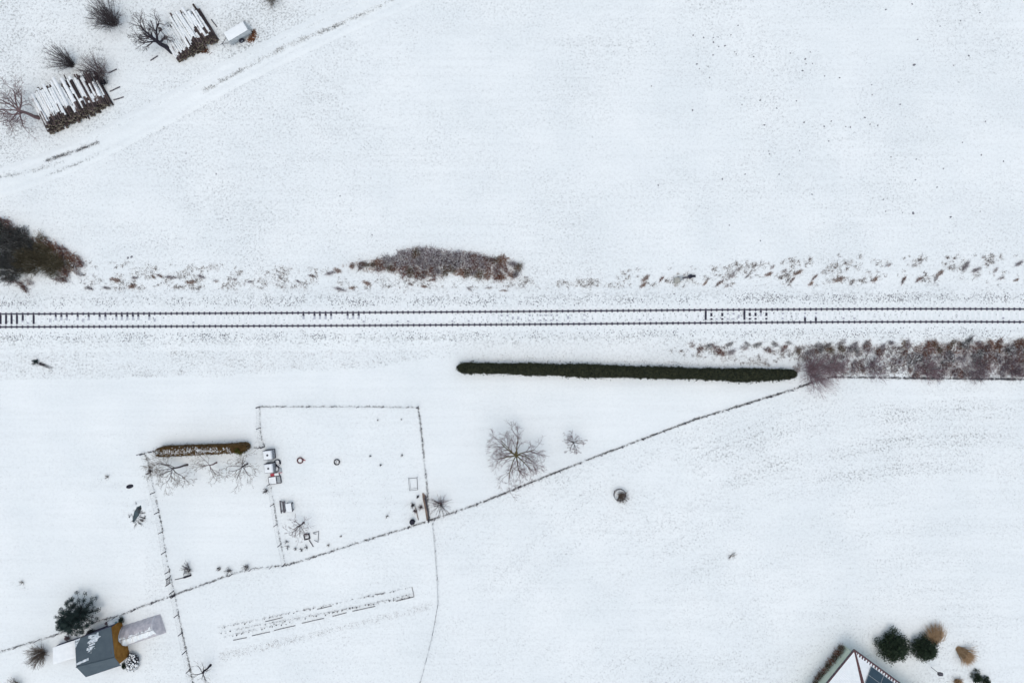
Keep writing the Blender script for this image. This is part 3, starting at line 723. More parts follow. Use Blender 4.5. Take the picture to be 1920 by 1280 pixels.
# single weed clumps on the verges
for (px, py, r) in [(1210, 522, .42), (1205, 535, .35), (1240, 523, .3), (1371, 517, .5), (1382, 506, .3), (1348, 531, .35), (1362, 537, .3), (1402, 517, .25), (1322, 531, .25), (1441, 514, .35), (1448, 501, .3), (1470, 508, .3), (1496, 511, .4),
                    (1527, 520, .3), (1520, 532, .3), (1485, 525, .3), (1572, 524, .5), (1640, 524, .35), (1694, 525, .35), (1722, 524, .35), (1665, 497, .35), (1762, 512, .4), (1755, 522, .35), (1811, 498, .5), (1830, 506, .4), (1866, 507, .35), (1911, 494, .4), (1876, 522, .3), (1905, 525, .25),
                    (639, 543, .45), (688, 531, .4), (620, 512, .4), (633, 507, .4), (217, 525, .4), (253, 521, .3), (248, 537, .4), (201, 540, .35), (169, 541, .35), (321, 520, .4), (358, 529, .4), (378, 519, .35), (288, 519, .25), (916, 540, .3), (881, 543, .3), (795, 537, .3), (945, 545, .3), (660, 540, .3), (810, 525, .3), (770, 533, .25), (300, 517, .3), (405, 527, .3), (440, 524, .3), (470, 528, .25), (525, 520, .3), (560, 528, .25), (585, 517, .3)]:
    kd = rng.choice(['rust', 'thin', 'leaf', 'mauve'])
    side = 'right half' if px > 1000 else 'left half'
    bramble(kd, px, py, r, r * .6, f'small {LAB[kd]} weed clump on the snowy verge north of the track, {side}', 'weed clumps on the north verge', R(38) + rng.normal(0, .25) if px > 1000 else rng.uniform(-.9, .3), rng.uniform(1.3, 1.9))

# the tangle between the bushes
def tangle(poly, n, seed, m, label, L=(.2, .55), wid=.014, nb=6):
    return weeds(poly, n, (0, .1), seed, L, m, nb, 'undergrowth', label, wid, False)
OV = [tuple(q) for q in up_] + [tuple(q) for q in lo_[::-1]]
tangle([(640, 497)] + OV + [(640, 501)], 700, 67, MRUST, 'rust brown leaves spread through the oval thicket north of the track', (.1, .3), .028)
tangle([(745, 470), (800, 462), (850, 472), (920, 482), (940, 500), (860, 508), (760, 500)], 700, 68, MMAUV, 'mauve grey stems in the middle of the oval thicket north of the track')
tangle([(0, 408), (20, 430), (75, 450), (105, 465), (150, 490), (152, 500), (120, 515), (90, 470), (40, 450), (0, 432)], 420, 69, MRUST, 'rust brown leaves along the upper edge of the left thicket', (.1, .32), .03)
RT = [(1708, 645), (1760, 637), (1930, 634), (1930, 705), (1740, 704), (1715, 690)]
LT = [(1490, 648), (1570, 641), (1706, 645), (1712, 700), (1570, 702), (1500, 690)]
tangle(RT, 1500, 61, MMAUV, 'mauve tangle of thin stems filling the right thicket'); tangle([(1708, 647), (1800, 638), (1930, 638), (1930, 662), (1720, 664)], 800, 62, MRUST, 'rust brown dead leaves along the upper edge of the right thicket', (.1, .3), .03)
tangle(RT, 500, 63, MRUST, 'scattered rust leaves in the right thicket', (.1, .3), .025)
tangle(LT, 900, 64, MMAUV, 'mauve tangle of thin stems in the loose thicket behind the fence bend'); tangle(LT, 260, 65, MRUST, 'scattered rust leaves in the loose thicket behind the fence bend', (.1, .28), .025)
tangle([(1700, 640), (1800, 636), (1930, 634), (1930, 643), (1720, 647)], 260, 66, MDRK, 'blackish undergrowth at the track side of the right thicket', (.15, .4), .02)

# ------------------------------------------------------------------ hedges
def hedge(name, label, line, widths, h, m, n, size, seed, cat='hedge', snow=False, rough=.12):
    """clipped hedge along a pixel line: core with thousands of leaf faces"""
    rg = np.random.default_rng(seed); p = resample(line, 4); w = np.interp(p[:, 0], [q[0] for q in widths], [q[1] for q in widths]) * M
    c = np.array([P(a, b, h) for a, b in p]); t_ = thing(name, label, cat, (c[0][0], c[0][1], 0)); o0 = np.array([c[0][0], c[0][1], 0])
    tn_ = norm(np.gradient(c[:, :2], axis=0)); nr_ = np.stack([-tn_[:, 1], tn_[:, 0]], 1)
    prof = [(-.46, 0), (-.5, .5), (-.44, .88), (-.25, .98), (0, 1), (.25, .98), (.44, .88), (.5, .5), (.46, 0)]
    G = np.zeros((len(c), len(prof), 3)); E = np.ones(len(c)); L = len(c)
    for i in range(L):
        e = min(i, L - 1 - i) / 3.; e = math.sqrt(max(0, 1 - (1 - min(1, e)) ** 2)) * .9 + .1
        for j, (a, b) in enumerate(prof):
            k = 1 + rg.normal(0, rough * .5)
            G[i, j, :2] = c[i, :2] + nr_[i] * a * w[i] * e * k * .93; G[i, j, 2] = b * h * (1 + rg.normal(0, rough * .15)) * (.85 + .15 * e)
    G -= o0
    mb = MB(); mb.sheet(G, 0); mb.build('hedge_core', m, t_, smooth=False)
    # leaves on the surface
    ii = rg.uniform(0, L - 1.001, n); jj = rg.uniform(0, len(prof) - 1.001, n); i0 = ii.astype(int); j0 = jj.astype(int); fi = (ii - i0)[:, None]; fj = (jj - j0)[:, None]
    pt = (G[i0, j0] * (1 - fi) + G[i0 + 1, j0] * fi) * (1 - fj) + (G[i0, j0 + 1] * (1 - fi) + G[i0 + 1, j0 + 1] * fi) * fj
    pt += rg.normal(0, .06, (n, 3)) * np.where(rg.random((n, 1)) < .2, 2.2, 1); pt[:, 2] = np.maximum(pt[:, 2], .02)
    mb = MB(); mb.leaves(pt, size * rg.uniform(.6, 1.5, n), rg=rg, up=.4); mb.build('foliage', m, t_)
    if snow:
        pts = []
        mb = MB()
        for _ in range(620):
            i = rg.integers(1, int(L * .84)); f = rg.normal(.02, .15)
            q = c[i] - o0; q = q + np.array([*(nr_[i] * -f * w[i]), 0]); q[2] = h * (.99 - .25 * f * f)
            mb.blob(q + rg.normal(0, .02, 3) * np.array([3, 1, .2]), (rg.uniform(.02, .075), rg.uniform(.02, .06), .03), int(rg.integers(1e6)), 0, 6, 4, .35)
        tag(mb.build('snow_cap', MSP, t_), kind='stuff')
    return t_
hedge('hedge', 'long dark green clipped hedge running beside the railway', [(857, 690), (900, 690.5), (1000, 692.5), (1100, 695.5), (1200, 698), (1310, 701), (1400, 704), (1460, 703), (1494, 701)],
      [(857, 18), (880, 19), (940, 18), (1000, 22), (1050, 20), (1090, 26), (1130, 23), (1190, 20), (1250, 22), (1310, 19), (1390, 25), (1450, 21), (1492, 15)], 1.2, MHED, 24000, .09, 3, rough=.2)
hedge('hedge', 'short bronze brown clipped hedge dusted with snow above three fruit trees', [(286, 849), (316, 847), (376, 844.5), (426, 842.5), (461, 838)],
      [(291, 17), (300, 20), (430, 18), (462, 16)], 1.5, MHED2, 7000, .055, 4, snow=True)
foliage_bush(446, 844, 'rounded olive green bush at the right end of the bronze hedge', .80, 1.85, 91, MOLV, 3800, .05, zref=1.3, lumps=34, name='rounded_bush')

# evergreens
conifer(157, 1147, 'big blue green spruce beside the slate-roofed cottage', 2.5, 3.9, 101, MNEE, 11, 12, needle=.085, tuft=30, puff=70)
conifer(1668, 1206, 'dark green yew with loose sprays, left of the two evergreens by the house', 1.75, 2.6, 102, MNEE2, 9, 12, needle=.12, tuft=34, name='yew_tree')
conifer(1727, 1210, 'compact dark yew in front of the tan grass clump', 1.45, 2.3, 103, MNEE2, 9, 12, needle=.10, tuft=34, name='yew_tree')
foliage_bush(1828, 1266, 'dark evergreen shrub at the bottom edge right of the house', .95, .8, 104, MNEE2, 1400, .07)
foliage_bush(1846, 1275, 'dark evergreen shrub cut by the bottom edge, lower one of the pair', .7, .7, 105, MNEE2, 900, .07)
foliage_bush(238, 1244, 'small dark green shrub at the corner of the ochre cottage wall', .52, .9, 106, MNEE2, 1500, .05)
def grass_clump(px, py, label, L, lean, n, seed, rad=.25):
    b = P(px, py, 0); b[2] = gz(b[0], b[1]); t = thing('ornamental_grass', label, 'ornamental grass', b)
    rg = np.random.default_rng(seed); a = rg.uniform(0, 6.28, n); r = np.sqrt(rg.random(n)) * rad
    p = np.stack([np.cos(a) * r, np.sin(a) * r, np.zeros(n)], 1); d = norm(np.concatenate([rg.normal(0, .28, (n, 2)) + lean, rg.uniform(.4, .9, (n, 1))], 1))
    mid = p + d * L * .55; tip = mid + norm(d + np.array([0, 0, -.7])) * L * .5 * rg.uniform(.6, 1.1, (n, 1)); w = norm(np.cross(d, [0, 0, 1.])) * .02
    mb = MB(); V = np.stack([p - w * .6, p + w * .6, mid + w, mid - w, tip], 1)
    base = 5 * np.arange(n)[:, None]; mb.add(V.reshape(-1, 3), base + np.array([[0, 1, 2, 3]])); mb.F.append((base + np.array([[3, 2, 4]]), 0))
    mb.build('blades', MTAN, t)
grass_clump(1752, 1204, 'tan ornamental grass clump behind the compact yew', 2.6, (-.1, 1.0), 260, 1, .4)
grass_clump(1797, 1216, 'tan ornamental grass clump standing right of the compact yew', 2.2, (.65, -.6), 300, 2, .35)
grass_clump(1793, 1276, 'tan ornamental grass clump at the bottom edge', .8, (.1, -.1), 200, 3)
# bird table right of the compact yew: slanting pole lying in the snow
t = thing('bird_feeder', 'small bird feeder house on a thin pole below the compact yew', 'bird feeder', P(1746, 1250))
mb = MB(); mb.tubes([[0, 0, 0]], [[0, 0, 1.5]], .03, .03, 6); mb.build('pole', MDW, t)
mb = MB(); mb.box((0, 0, 1.52), (.45, .32, .03)); 
for sx_ in (-1, 1):
    for sy_ in (-1, 1): mb.box((sx_ * .18, sy_ * .12, 1.63), (.03, .03, .2))
mb.build('tray', MDW, t)
mb = MB(); mb.slab([[-.26, -.2, 1.74], [.26, -.2, 1.74], [.26, 0, 1.86], [-.26, 0, 1.86]], .02); mb.slab([[-.26, 0.003, 1.86], [.26, 0.003, 1.86], [.26, .2, 1.74], [-.26, .2, 1.74]], .02); mb.build('roof', MDW, t)

# ------------------------------------------------------------------ fences
def fence(label, line, h, spacing=2.4, pr=.035, mesh=True, seed=1, weeds_=0.0, wl=.25, rails=2, wr=.0022, name='wire_fence', pm=None, closed=False, vstep=.2):
    c = np.array([P(a, b)[:2] for a, b in line]); d = resample(c, spacing); o0 = np.array([d[0][0], d[0][1], 0])
    t = thing(name, label, 'fence', o0); rg = np.random.default_rng(seed)
    z = gz(d[:, 0], d[:, 1])
    for i, (x, y) in enumerate(d):
        mb = MB(); ln = rg.normal(0, .02, 2)
        q = np.array([x, y, z[i]]) - o0
        mb.tubes([q - [0, 0, .05]], [q + [ln[0], ln[1], h * 1.04]], pr, pr * .9, 6, cap=True); mb.build('post', pm or MPOST, t)
    # mesh: horizontal wires with sag plus vertical wires
    f = resample(c, vstep); fz = gz(f[:, 0], f[:, 1]); f3 = np.concatenate([f, fz[:, None]], 1) - o0
    mb = MB(); hs = [.06, .25, .5, .75, 1.0] if mesh else [.3, .6, 1.0]
    g = resample(c, .6); g3 = np.concatenate([g, gz(g[:, 0], g[:, 1])[:, None]], 1) - o0
    for k in hs:
        q = g3 + np.array([0, 0, h * k]); q[1:-1] += rg.normal(0, .008, q[1:-1].shape); w = wr * (1.9 if k == 1.0 else 1)
        mb.tubes(q[:-1], q[1:], w, w, 3)
    if mesh: mb.tubes(f3 + [0, 0, .03], f3 + [0, 0, h], wr * .8, wr * .8, 3)
    mb.build('wire_mesh', MWIRE, t)
    if weeds_ > 0:
        L = np.linalg.norm(np.diff(c, axis=0), axis=1).sum(); n = int(L * weeds_ * 1.8); u = rg.random(n)
        dd_ = resample(c, .05); q = dd_[(u * (len(dd_) - 1)).astype(int)]; k = rg.random(n) < np.clip((vnoise(u * L * .6, u * 0, seed) - .1) * 2, .42, 1); q = q[k] + rg.normal(0, .04, (k.sum(), 2))
        cc = np.concatenate([q, gz(q[:, 0], q[:, 1])[:, None]], 1)
        g_ = blades(0, cc, rg.uniform(.4, 1.1, len(cc)) * wl * .55, np.full(len(cc), .035), (0, 0), seed, 7, .015, .6)
        tag(g_.build('fence_weeds', MFW), 'dead weeds and grass grown into the ' + label[:1].lower() + label[1:], 'weeds', kind='stuff')
    return t
fence('dark wire fence running straight beside the right thicket', [(1990, 711.5), (1740, 709), (1560, 706.5)], 1.1, 2.5, .045, seed=1, weeds_=22, wl=.5)
fence('long diagonal wire fence from the thicket down to the garden corner', [(1560, 706.5), (1535, 712), (1490, 729), (1300, 787), (1080, 870), (905, 941), (845, 962), (806, 975)], 1.0, 2.6, .045, seed=2, weeds_=16, wl=.38)
fence('wire fence along the south side of the two garden plots', [(804, 976), (690, 1011), (560, 1052), (530, 1060), (496, 1062.5), (461, 1067.5), (420, 1081), (328, 1114)], .8, 2.4, .04, seed=3, weeds_=12, wl=.3)
fence('wire fence running west from the garden corner past the spruce', [(327, 1114.5), (265, 1136.5), (227, 1152), (175, 1166), (81, 1196.5), (-30, 1230)], .9, 2.4, .04, seed=4, weeds_=11, wl=.28)
fence('wire fence with bracing posts on the west side of the left garden plot', [(271, 850), (278, 866), (289, 919), (297, 955), (305.6, 999), (311, 1036), (314, 1053), (320, 1081), (327, 1113)], 1.0, 2.35, .06, seed=5, weeds_=8, wl=.25, wr=.003)
fence('wire fence running down to the bottom edge beside the cottage yard', [(328, 1116), (333.6, 1143), (344.6, 1200), (352, 1232.5), (364, 1292)], 1.0, 2.2, .06, seed=6, weeds_=12, wl=.3, wr=.003)
fence('short wire fence above the white water tanks', [(487, 763), (488, 801), (491, 824), (496, 837)], 1.2, 2.4, .055, seed=7, weeds_=8, wl=.2, wr=.003)
fence('wire fence between the two garden plots below the water tanks', [(507.7, 906), (514, 945), (523, 1000), (535, 1056)], 1.1, 2.4, .05, seed=8, weeds_=9, wl=.22, wr=.003)
fence('straight wire fence along the top of the right garden plot', [(487.5, 762), (640, 761.5), (783, 763)], 1.2, 2.9, .045, seed=9, weeds_=8, wl=.25, wr=.003)
fence('wire fence along the right side of the right garden plot', [(784.5, 763.5), (789.5, 800), (795.5, 860), (800, 900), (803, 945), (804.5, 973)], 1.1, 2.6, .045, seed=10, weeds_=11, wl=.3)
fence('thin two-wire fence curving down to the bottom edge between the fields', [(812, 980), (816, 1020), (821, 1090), (822, 1130), (811, 1190), (785, 1292)], 1.0, 3.2, .025, mesh=True, seed=11, weeds_=3, wl=.15, wr=.004, vstep=.4)
fence('short fence piece joining the left end of the bronze hedge', [(266, 850), (289, 845)], 1.1, 1.4, .05, seed=12, weeds_=9, wl=.25)
fence('short fence piece joining the right end of the bronze hedge', [(466, 838.5), (479, 839), (494, 837.5)], 1.1, 1.4, .05, seed=13, weeds_=7, wl=.25)
t = thing('garden_gate', 'narrow dark garden gate in the west fence near its lower corner', 'gate', P(319.6, 1086))
for s_ in (-1, 1):
    mb = MB(); mb.tubes([[0.02 * s_, s_ * .38, 0]], [[0.02 * s_, s_ * .38, 1.15]], .05, .045, 8, cap=True); mb.build('post', MBLK, t)
mb = MB()
for z in (.25, .6, .95): mb.box((0, 0, z), (.035, .66, .05))
for y in (-.28, -.1, .1, .28): mb.box((.03, y, .6), (.02, .05, .85))
mb.build('gate_leaf', MDW, t)

# round wire guard
t = thing('tree_guard', 'round mesh guard standing in the field around a twiggy shrub', 'tree guard', P(1161, 926))
mb = MB(); a = np.linspace(0, 2 * pi, 29); ring = np.stack([np.cos(a) * .68, np.sin(a) * .68, 0 * a], 1)
for z in (.1, .3, .5, .7): mb.tubes(ring[:-1] + [0, 0, z], ring[1:] + [0, 0, z], .018, .018, 4)
mb.tubes(ring[:-1], ring[:-1] + [0, 0, .72], .012, .012, 4); mb.build('wire_mesh', MDW, t)
for a_ in (.5, 2.6, 4.7):
    mb = MB(); mb.tubes([[cos(a_) * .7, sin(a_) * .7, 0]], [[cos(a_) * .7, sin(a_) * .7, 1.0]], .04, .035, 6, cap=True); mb.build('post', MWOOD, t)

# ------------------------------------------------------------------ wood piles: every log an object
def log_mesh(seed, L, r):
    rg = np.random.default_rng(seed); n = 9; V = []; st_ = 6
    for i in range(st_):
        f = i / (st_ - 1); k = r * (1.06 - .2 * f) * (1 + rg.normal(0, .02)); ox, oz = rg.normal(0, r * .08, 2)
        for j in range(n):
            a = 2 * pi * j / n; V.append([ox + cos(a) * k * (1 + .06 * sin(3 * a + seed)), f * L, oz + sin(a) * k])
    F = np.array([[i * n + j, (i + 1) * n + j, (i + 1) * n + (j + 1) % n, i * n + (j + 1) % n] for i in range(st_ - 1) for j in range(n)])
    mb = MB(); mb.add(V, F, 0); mb.F.append((np.array([list(range(n - 1, -1, -1))]), 0 + 1)) if False else None
    mb.F.append((np.array([list(range(n))]), 1)); mb.F.append((np.array([[(st_ - 1) * n + j for j in range(n - 1, -1, -1)]]), 1))
    return mb
def pile(front_l, front_r, logdir, L, prof, seed, lab, group, setback, snowlab, cover, r0=.15, place=''):
    """front_l/front_r: pixels of the foot of the sawn face; prof: pile height along the face (0..1)"""
    rg = np.random.default_rng(seed); a = P(*front_l)[:2]; b = P(*front_r)[:2]; v = b - a; Wd = np.linalg.norm(v); v = v / Wd
    u = norm(np.array([logdir[0], -logdir[1]])); ang = math.atan2(u[1], u[0]) - pi / 2
    protos_ = []; tops = []
    first_ = True
    sizes = [r0 * .75, r0 * .9, r0, r0 * 1.12, r0 * 1.28, r0 * .6]
    meshes = []
    for k, r in enumerate(sizes): meshes.append(None)
    s_ = r0; row = 0
    cols = int(Wd / (2 * r0 * .98))
    for row in range(16):
        zz_ = r0 + row * r0 * 1.66
        for cidx in range(cols):
            f = (cidx + .5 + (.5 if row % 2 else 0)) / cols
            if f > .995: continue
            hmax = np.interp(f, [q[0] for q in prof], [q[1] for q in prof]) + .22 * (vnoise(f * 11, 0, seed) - .5)
            if zz_ + r0 * .5 > hmax and row > 0: continue
            k = rg.integers(0, len(sizes)); ll = L * rg.uniform(.8, 1.06)
            pos = a + v * (f * Wd) + u * (setback * zz_ + rg.normal(0, .17)); da = rg.normal(0, .02)
            if meshes[k] is None:
                o = log_mesh(seed * 10 + k, 1.0, sizes[k]).build('log', [MBARK, MEND]); meshes[k] = o
            else: o = meshes[k].copy(); C.objects.link(o)
            o.location = (float(pos[0]), float(pos[1]), float(zz_ + gz(*pos) - .02)); o.rotation_euler = (0, 0, ang + da); o.scale = (1, ll, 1)
            topmost = zz_ + r0 * 2.3 > hmax
            tag(o, ('snow-streaked top log of the ' if topmost else 'log in the sawn face of the ') + lab, 'log', group)
            if topmost: tops.append((pos, zz_ + sizes[k] * .9, sizes[k], ll, ang + da))
    # snow lying on the top logs
    mb = MB()
    for (pos, z, r, ll, an) in tops:
        d = np.array([cos(an + pi / 2), sin(an + pi / 2)]); nrm = np.array([-d[1], d[0]]); fx = ((pos - a) @ v) / Wd
        n = 26; tt = np.linspace(.03, 1.0, n + 1)
        cov = cover(fx, tt, rg); wv = r * 1.06 * (1 + rg.normal(0, .12, n + 1)) + .02
        q = pos[None] + d[None] * (tt * ll)[:, None]
        off = [(-1, -.03 - r * .25), (-.75, .03), (0, .06), (.75, .03), (1, -.03 - r * .25)]
        Gs = np.zeros((n + 1, 5, 3))
        for j, (o_, dz) in enumerate(off):
            Gs[:, j, :2] = q + nrm[None] * (o_ * wv)[:, None]; Gs[:, j, 2] = z + gz(*pos) - .02 + dz - (.04 if not False else 0)
        keep = np.repeat((cov[:-1] > .5)[:, None], 4, 1)
        if keep.any(): mb.sheet(Gs, 0, keep)
    o = mb.build('snow_cover', MSP, smooth=True); tag(o, snowlab, 'snow', kind='stuff')
def cov1(f, t, rg):
    base = np.interp(f, [0, .3, .45, .6, 1], [1.25, 1.2, .95, .72, .75])
    n = vnoise(t * 2.6 + rg.random() * 50, t * 0 + rg.random() * 50, 3); q0 = rg.uniform(.04, .24); e = np.where(t > q0, 1, 0)
    return np.where((n < base * .92) & (rg.random() < base + .3), 1, 0) * e
def cov2(f, t, rg):
    base = np.interp(f, [0, .3, .45, .7, 1], [1.25, 1.2, .95, .8, .9])
    n = vnoise(t * 2.4 + rg.random() * 50, t * 0 + rg.random() * 50, 3); q0 = rg.uniform(.03, .18); e = np.where(t > q0, 1, 0)
    return np.where((n < base * .95) & (rg.random() < base + .2), 1, 0) * e
pile((97, 254), (214, 196), (-33, -62), 4.4, [(0, .8), (.12, 1.6), (.35, 1.75), (.6, 1.3), (.85, .9), (1, .6)], 3, 'larger wood pile at the far left', 'logs of the larger wood pile', .28, 'snow lying along the logs of the larger wood pile', cov1, .125)
pile((336, 117), (411, 75), (-40, -62), 4.3, [(0, .6), (.3, .95), (.6, 1.35), (.85, 1.2), (1, .75)], 5, 'smaller wood pile beside the white trailer', 'logs of the smaller wood pile', .12, 'snow lying along the logs of the smaller wood pile', cov2, .115)
# loose timber in the snow near the piles
def plank(a, b, label, w=.16, th=.08, m=None, z=.04, group=None, name='plank'):
    p, q = P(*a), P(*b); c = (p + q) / 2; L = np.linalg.norm(q - p); an = math.atan2(q[1] - p[1], q[0] - p[0])
    mb = MB(); rg = np.random.default_rng(int(abs(a[0] * 7 + a[1]))); n = 7
    G = []
    for i in range(n):
        f = -L / 2 + L * i / (n - 1); b_ = rg.normal(0, .006); G.append([[f, -w / 2 + b_, -th / 2], [f, -w / 2 + b_, th / 2], [f, w / 2 + b_, th / 2], [f, w / 2 + b_, -th / 2], [f, -w / 2 + b_, -th / 2]])
    mb.sheet(np.array(G)); mb.F.append((np.array([[0, 1, 2, 3]]), 0)); mb.F.append((np.array([[5 * (n - 1) + k for k in (3, 2, 1, 0)]]), 0))
    o = mb.build(name, m or MDW, loc=(c[0], c[1], gz(c[0], c[1]) + z)); o.rotation_euler = (0, 0, an)
    return tag(o, label, 'plank', group)
for k, (a, b, lab) in enumerate([((282, 114), (296, 105), 'dark beam lying in the snow left of the smaller wood pile'), ((206, 172), (225, 163), 'beam sticking out right of the larger wood pile, upper one'),
                                 ((213, 188), (232, 182), 'beam sticking out right of the larger wood pile, lower one'), ((204, 137), (219, 130), 'dark pole behind the right end of the larger wood pile'),
                                 ((396, 37), (407, 51), 'short log lying against the right end of the smaller wood pile')]):
    plank(a, b, lab, .10, .10, MDW, .05)

# ------------------------------------------------------------------ covered trailer
z1 = 1.15
tA, tB, tC, tD = P(418.8, 60.6, z1), P(459, 38.8, z1), P(465.6, 55, z1), P(427, 80.6, z1)
cen = (tA + tB + tC + tD) / 4; ax_ = norm(((tB - tA) + (tC - tD))[:2]); rz = math.atan2(ax_[1], ax_[0]); TL = np.linalg.norm((tB - tA)); TW = np.linalg.norm((tD - tA))
t = thing('covered_trailer', 'white covered trailer parked beside the smaller wood pile', 'trailer', (cen[0], cen[1], 0), rz)
mb = MB(); mb.box((0, 0, .55), (TL, TW, .36)); mb.build('body', MGREY, t)
mb = MB(); nu, nv = 20, 12; G = np.zeros((nu + 1, nv + 1, 3))
for i in range(nu + 1):
    for j in range(nv + 1):
        x = (i / nu - .5) * (TL + .1); y = (j / nv - .5) * (TW + .1); e = min(1, min(i, nu - i, j * 1.0, (nv - j)) / 2.0)
        G[i, j] = (x, y, .74 + .38 * math.sqrt(e) + .05 * cos(y * 2) + .012 * sin(i * 1.7) * (j % 3))
mb.sheet(G); mb.build('tarpaulin', MGREY, t, smooth=True)
mb = MB(); nu = 16; G = np.array([[[(i / nu - .5) * (TL - .25) - .05, (j / 10 - .5) * (TW - .2), 1.15 + .05 * math.sqrt(max(0, min(1, min(i, nu - i, j, 10 - j) / 2)))+.015*sin(i*2.1+j)] for j in range(11)] for i in range(nu + 1)]); mb.sheet(G); mb.build('snow_cap', MSP, t, smooth=True)
for s_ in (-1, 1):
    mb = MB(); prof = [(.12, -.09), (.3, -.09), (.33, -.05), (.33, .05), (.3, .09), (.12, .09)]
    a = np.linspace(0, 2 * pi, 17)[:-1]; V = np.array([[r * cos(q), y_, r * sin(q)] for (r, y_) in prof for q in a])
    F = np.array([[j * 16 + i, j * 16 + (i + 1) % 16, (j + 1) * 16 + (i + 1) % 16, (j + 1) * 16 + i] for j in range(5) for i in range(16)]); mb.add(V + np.array([-.1, s_ * (TW / 2 + .12), .33]), F)
    w_ = mb.build('wheel', MBLACK, t); mb = MB(); mb.tubes([[-.1, s_ * (TW / 2 + .06), .33]], [[-.1, s_ * (TW / 2 + .18), .33]], .13, .13, 10, cap=True); mb.build('hub', MGREY, w_)
mb = MB(); mb.tubes([[-TL / 2, -.4, .45], [-TL / 2, .4, .45], [-TL / 2 - .75, 0, .45]], [[-TL / 2 - .75, 0, .45], [-TL / 2 - .75, 0, .45], [-TL / 2 - 1.05, 0, .45]], .035, .035, 6); mb.tubes([[-TL / 2 - .8, 0, 0]], [[-TL / 2 - .8, 0, .6]], .03, .03, 6); mb.build('drawbar', MDW, t)
# leaf litter by the trailer and the pile
g = blades(0, np.array([P(468 + 8 * sin(q) + rng.normal(0, 3), 66 - 9 * cos(q) + rng.normal(0, 3)) for q in rng.uniform(.8, 3.6, 130)]), rng.uniform(.08, .2, 130), np.full(130, .06), (0, 0), 4, 7, .03, .3)
tag(g.build('leaf_litter', MRUST), 'rust brown leaf litter blown against the white trailer', 'leaf litter', kind='stuff')
g = blades(0, np.array([P(381 + rng.normal(0, 5), 95 + rng.normal(0, 2.5)) for q in range(90)]), rng.uniform(.1, .22, 90), np.full(90, .06), (.2, 0), 5, 7, .025, .3)
tag(g.build('leaf_litter', MRUST), 'rust brown leaf litter at the foot of the smaller wood pile', 'leaf litter', kind='stuff')

# ------------------------------------------------------------------ cottage with the slate roof
he, hr = 2.3, 3.25
A, B, Cc, D = P(140.3, 1199.4, he), P(208, 1173.6, he), P(225.6, 1246.8, he), P(160.6, 1268.4, he); E, K = P(143, 1250, hr), P(214.5, 1232, hr)
ctr = (A + B + Cc + D) / 4; ctr[2] = 0
house = thing('cottage', 'small cottage with a slate grey gable roof and an ochre timber wall', 'house', ctr)
q = lambda *p: [x - ctr for x in p]
mb = MB(); mb.slab(q(A, E, K, B), .07); mb.slab(q(E + [0, 0, .004], D, Cc, K + [0, 0, .004]), .07); roof = mb.build('roof', MROOF, house)
mb = MB(); e1, k1 = q(E, K); mb.tubes([e1 + [0, 0, .02]], [k1 + [0, 0, .02]], .07, .07, 8, cap=True); mb.build('ridge_cap', MROOF, roof)
mb = MB()
for (p0, p1) in ((A, B), (D, Cc)):
    a_, b_ = q(p0, p1); mb.tubes([a_ - [0, 0, .1]], [b_ - [0, 0, .1]], .055, .055, 8, cap=True)
mb.build('gutter', MDWALL, roof)
ins = lambda p, f=.93: ctr + (np.array([p[0], p[1], 0]) - ctr) * f
a0, b0, c0, d0, e0, k0 = [ins(x) for x in (A, B, Cc, D, E, K)]
def wallquad(m, pts): 
    mbw = MB(); mbw.add([np.asarray(p) - ctr for p in pts], [list(range(len(pts)))]); return mbw
up2 = lambda p, z: np.array([p[0], p[1], z])
k0 = b0 + (c0 - b0) * .60; e0 = a0 + (d0 - a0) * .60
mb = MB()
for pts in ([a0, d0, up2(d0, he - .08), up2(e0, hr - .12), up2(a0, he - .08)], [b0, a0, up2(a0, he - .08), up2(b0, he - .08)], [d0, c0, up2(c0, he - .08), up2(d0, he - .08)]):
    mb.add([p - ctr for p in pts], [list(range(len(pts)))])
mb.build('wall', MDWALL, house)
mb = MB(); mb.add([p - ctr for p in (c0, b0, up2(b0, he - .08), up2(k0, hr - .12), up2(c0, he - .08))], [[0, 1, 2, 3, 4]])
n_ = 24
for i in range(1, n_):   # cladding battens
    f = i / n_; p = b0 + (c0 - b0) * f; zt = he - .1 + (hr - he - .05) * (1 - abs(f - .6) / (.6 if f < .6 else .4)); o_ = norm((b0 - a0)[:2]) * .012
    mb.tubes([p - ctr + [o_[0], o_[1], .02]], [up2(p, zt) - ctr + [o_[0], o_[1], 0]], .012, .012, 4)
gw = mb.build('gable_wall', MOCH, house); gw['label'] = 'ochre timber gable wall'
def patch(quad, nu, nv, keep, lift, name, parent, org, m=MSP):
    p = [np.asarray(x) for x in quad]; nrm = norm(np.cross(p[1] - p[0], p[3] - p[0])); nrm = nrm * np.sign(nrm[2])
    U, V_ = np.meshgrid(np.linspace(0, 1, nu + 1), np.linspace(0, 1, nv + 1), indexing='ij')
    G = p[0] * ((1 - U) * (1 - V_))[..., None] + p[1] * (U * (1 - V_))[..., None] + p[2] * (U * V_)[..., None] + p[3] * ((1 - U) * V_)[..., None]
    kk = keep((U[:-1, :-1] + U[1:, 1:]) / 2, (V_[:-1, :-1] + V_[1:, 1:]) / 2)
    G = G - org + nrm * lift + nrm * .01 * vnoise(U * nu * .5, V_ * nv * .5, 3)[..., None]
    mb = MB(); mb.sheet(G, 0, kk); return mb.build(name, m, parent)
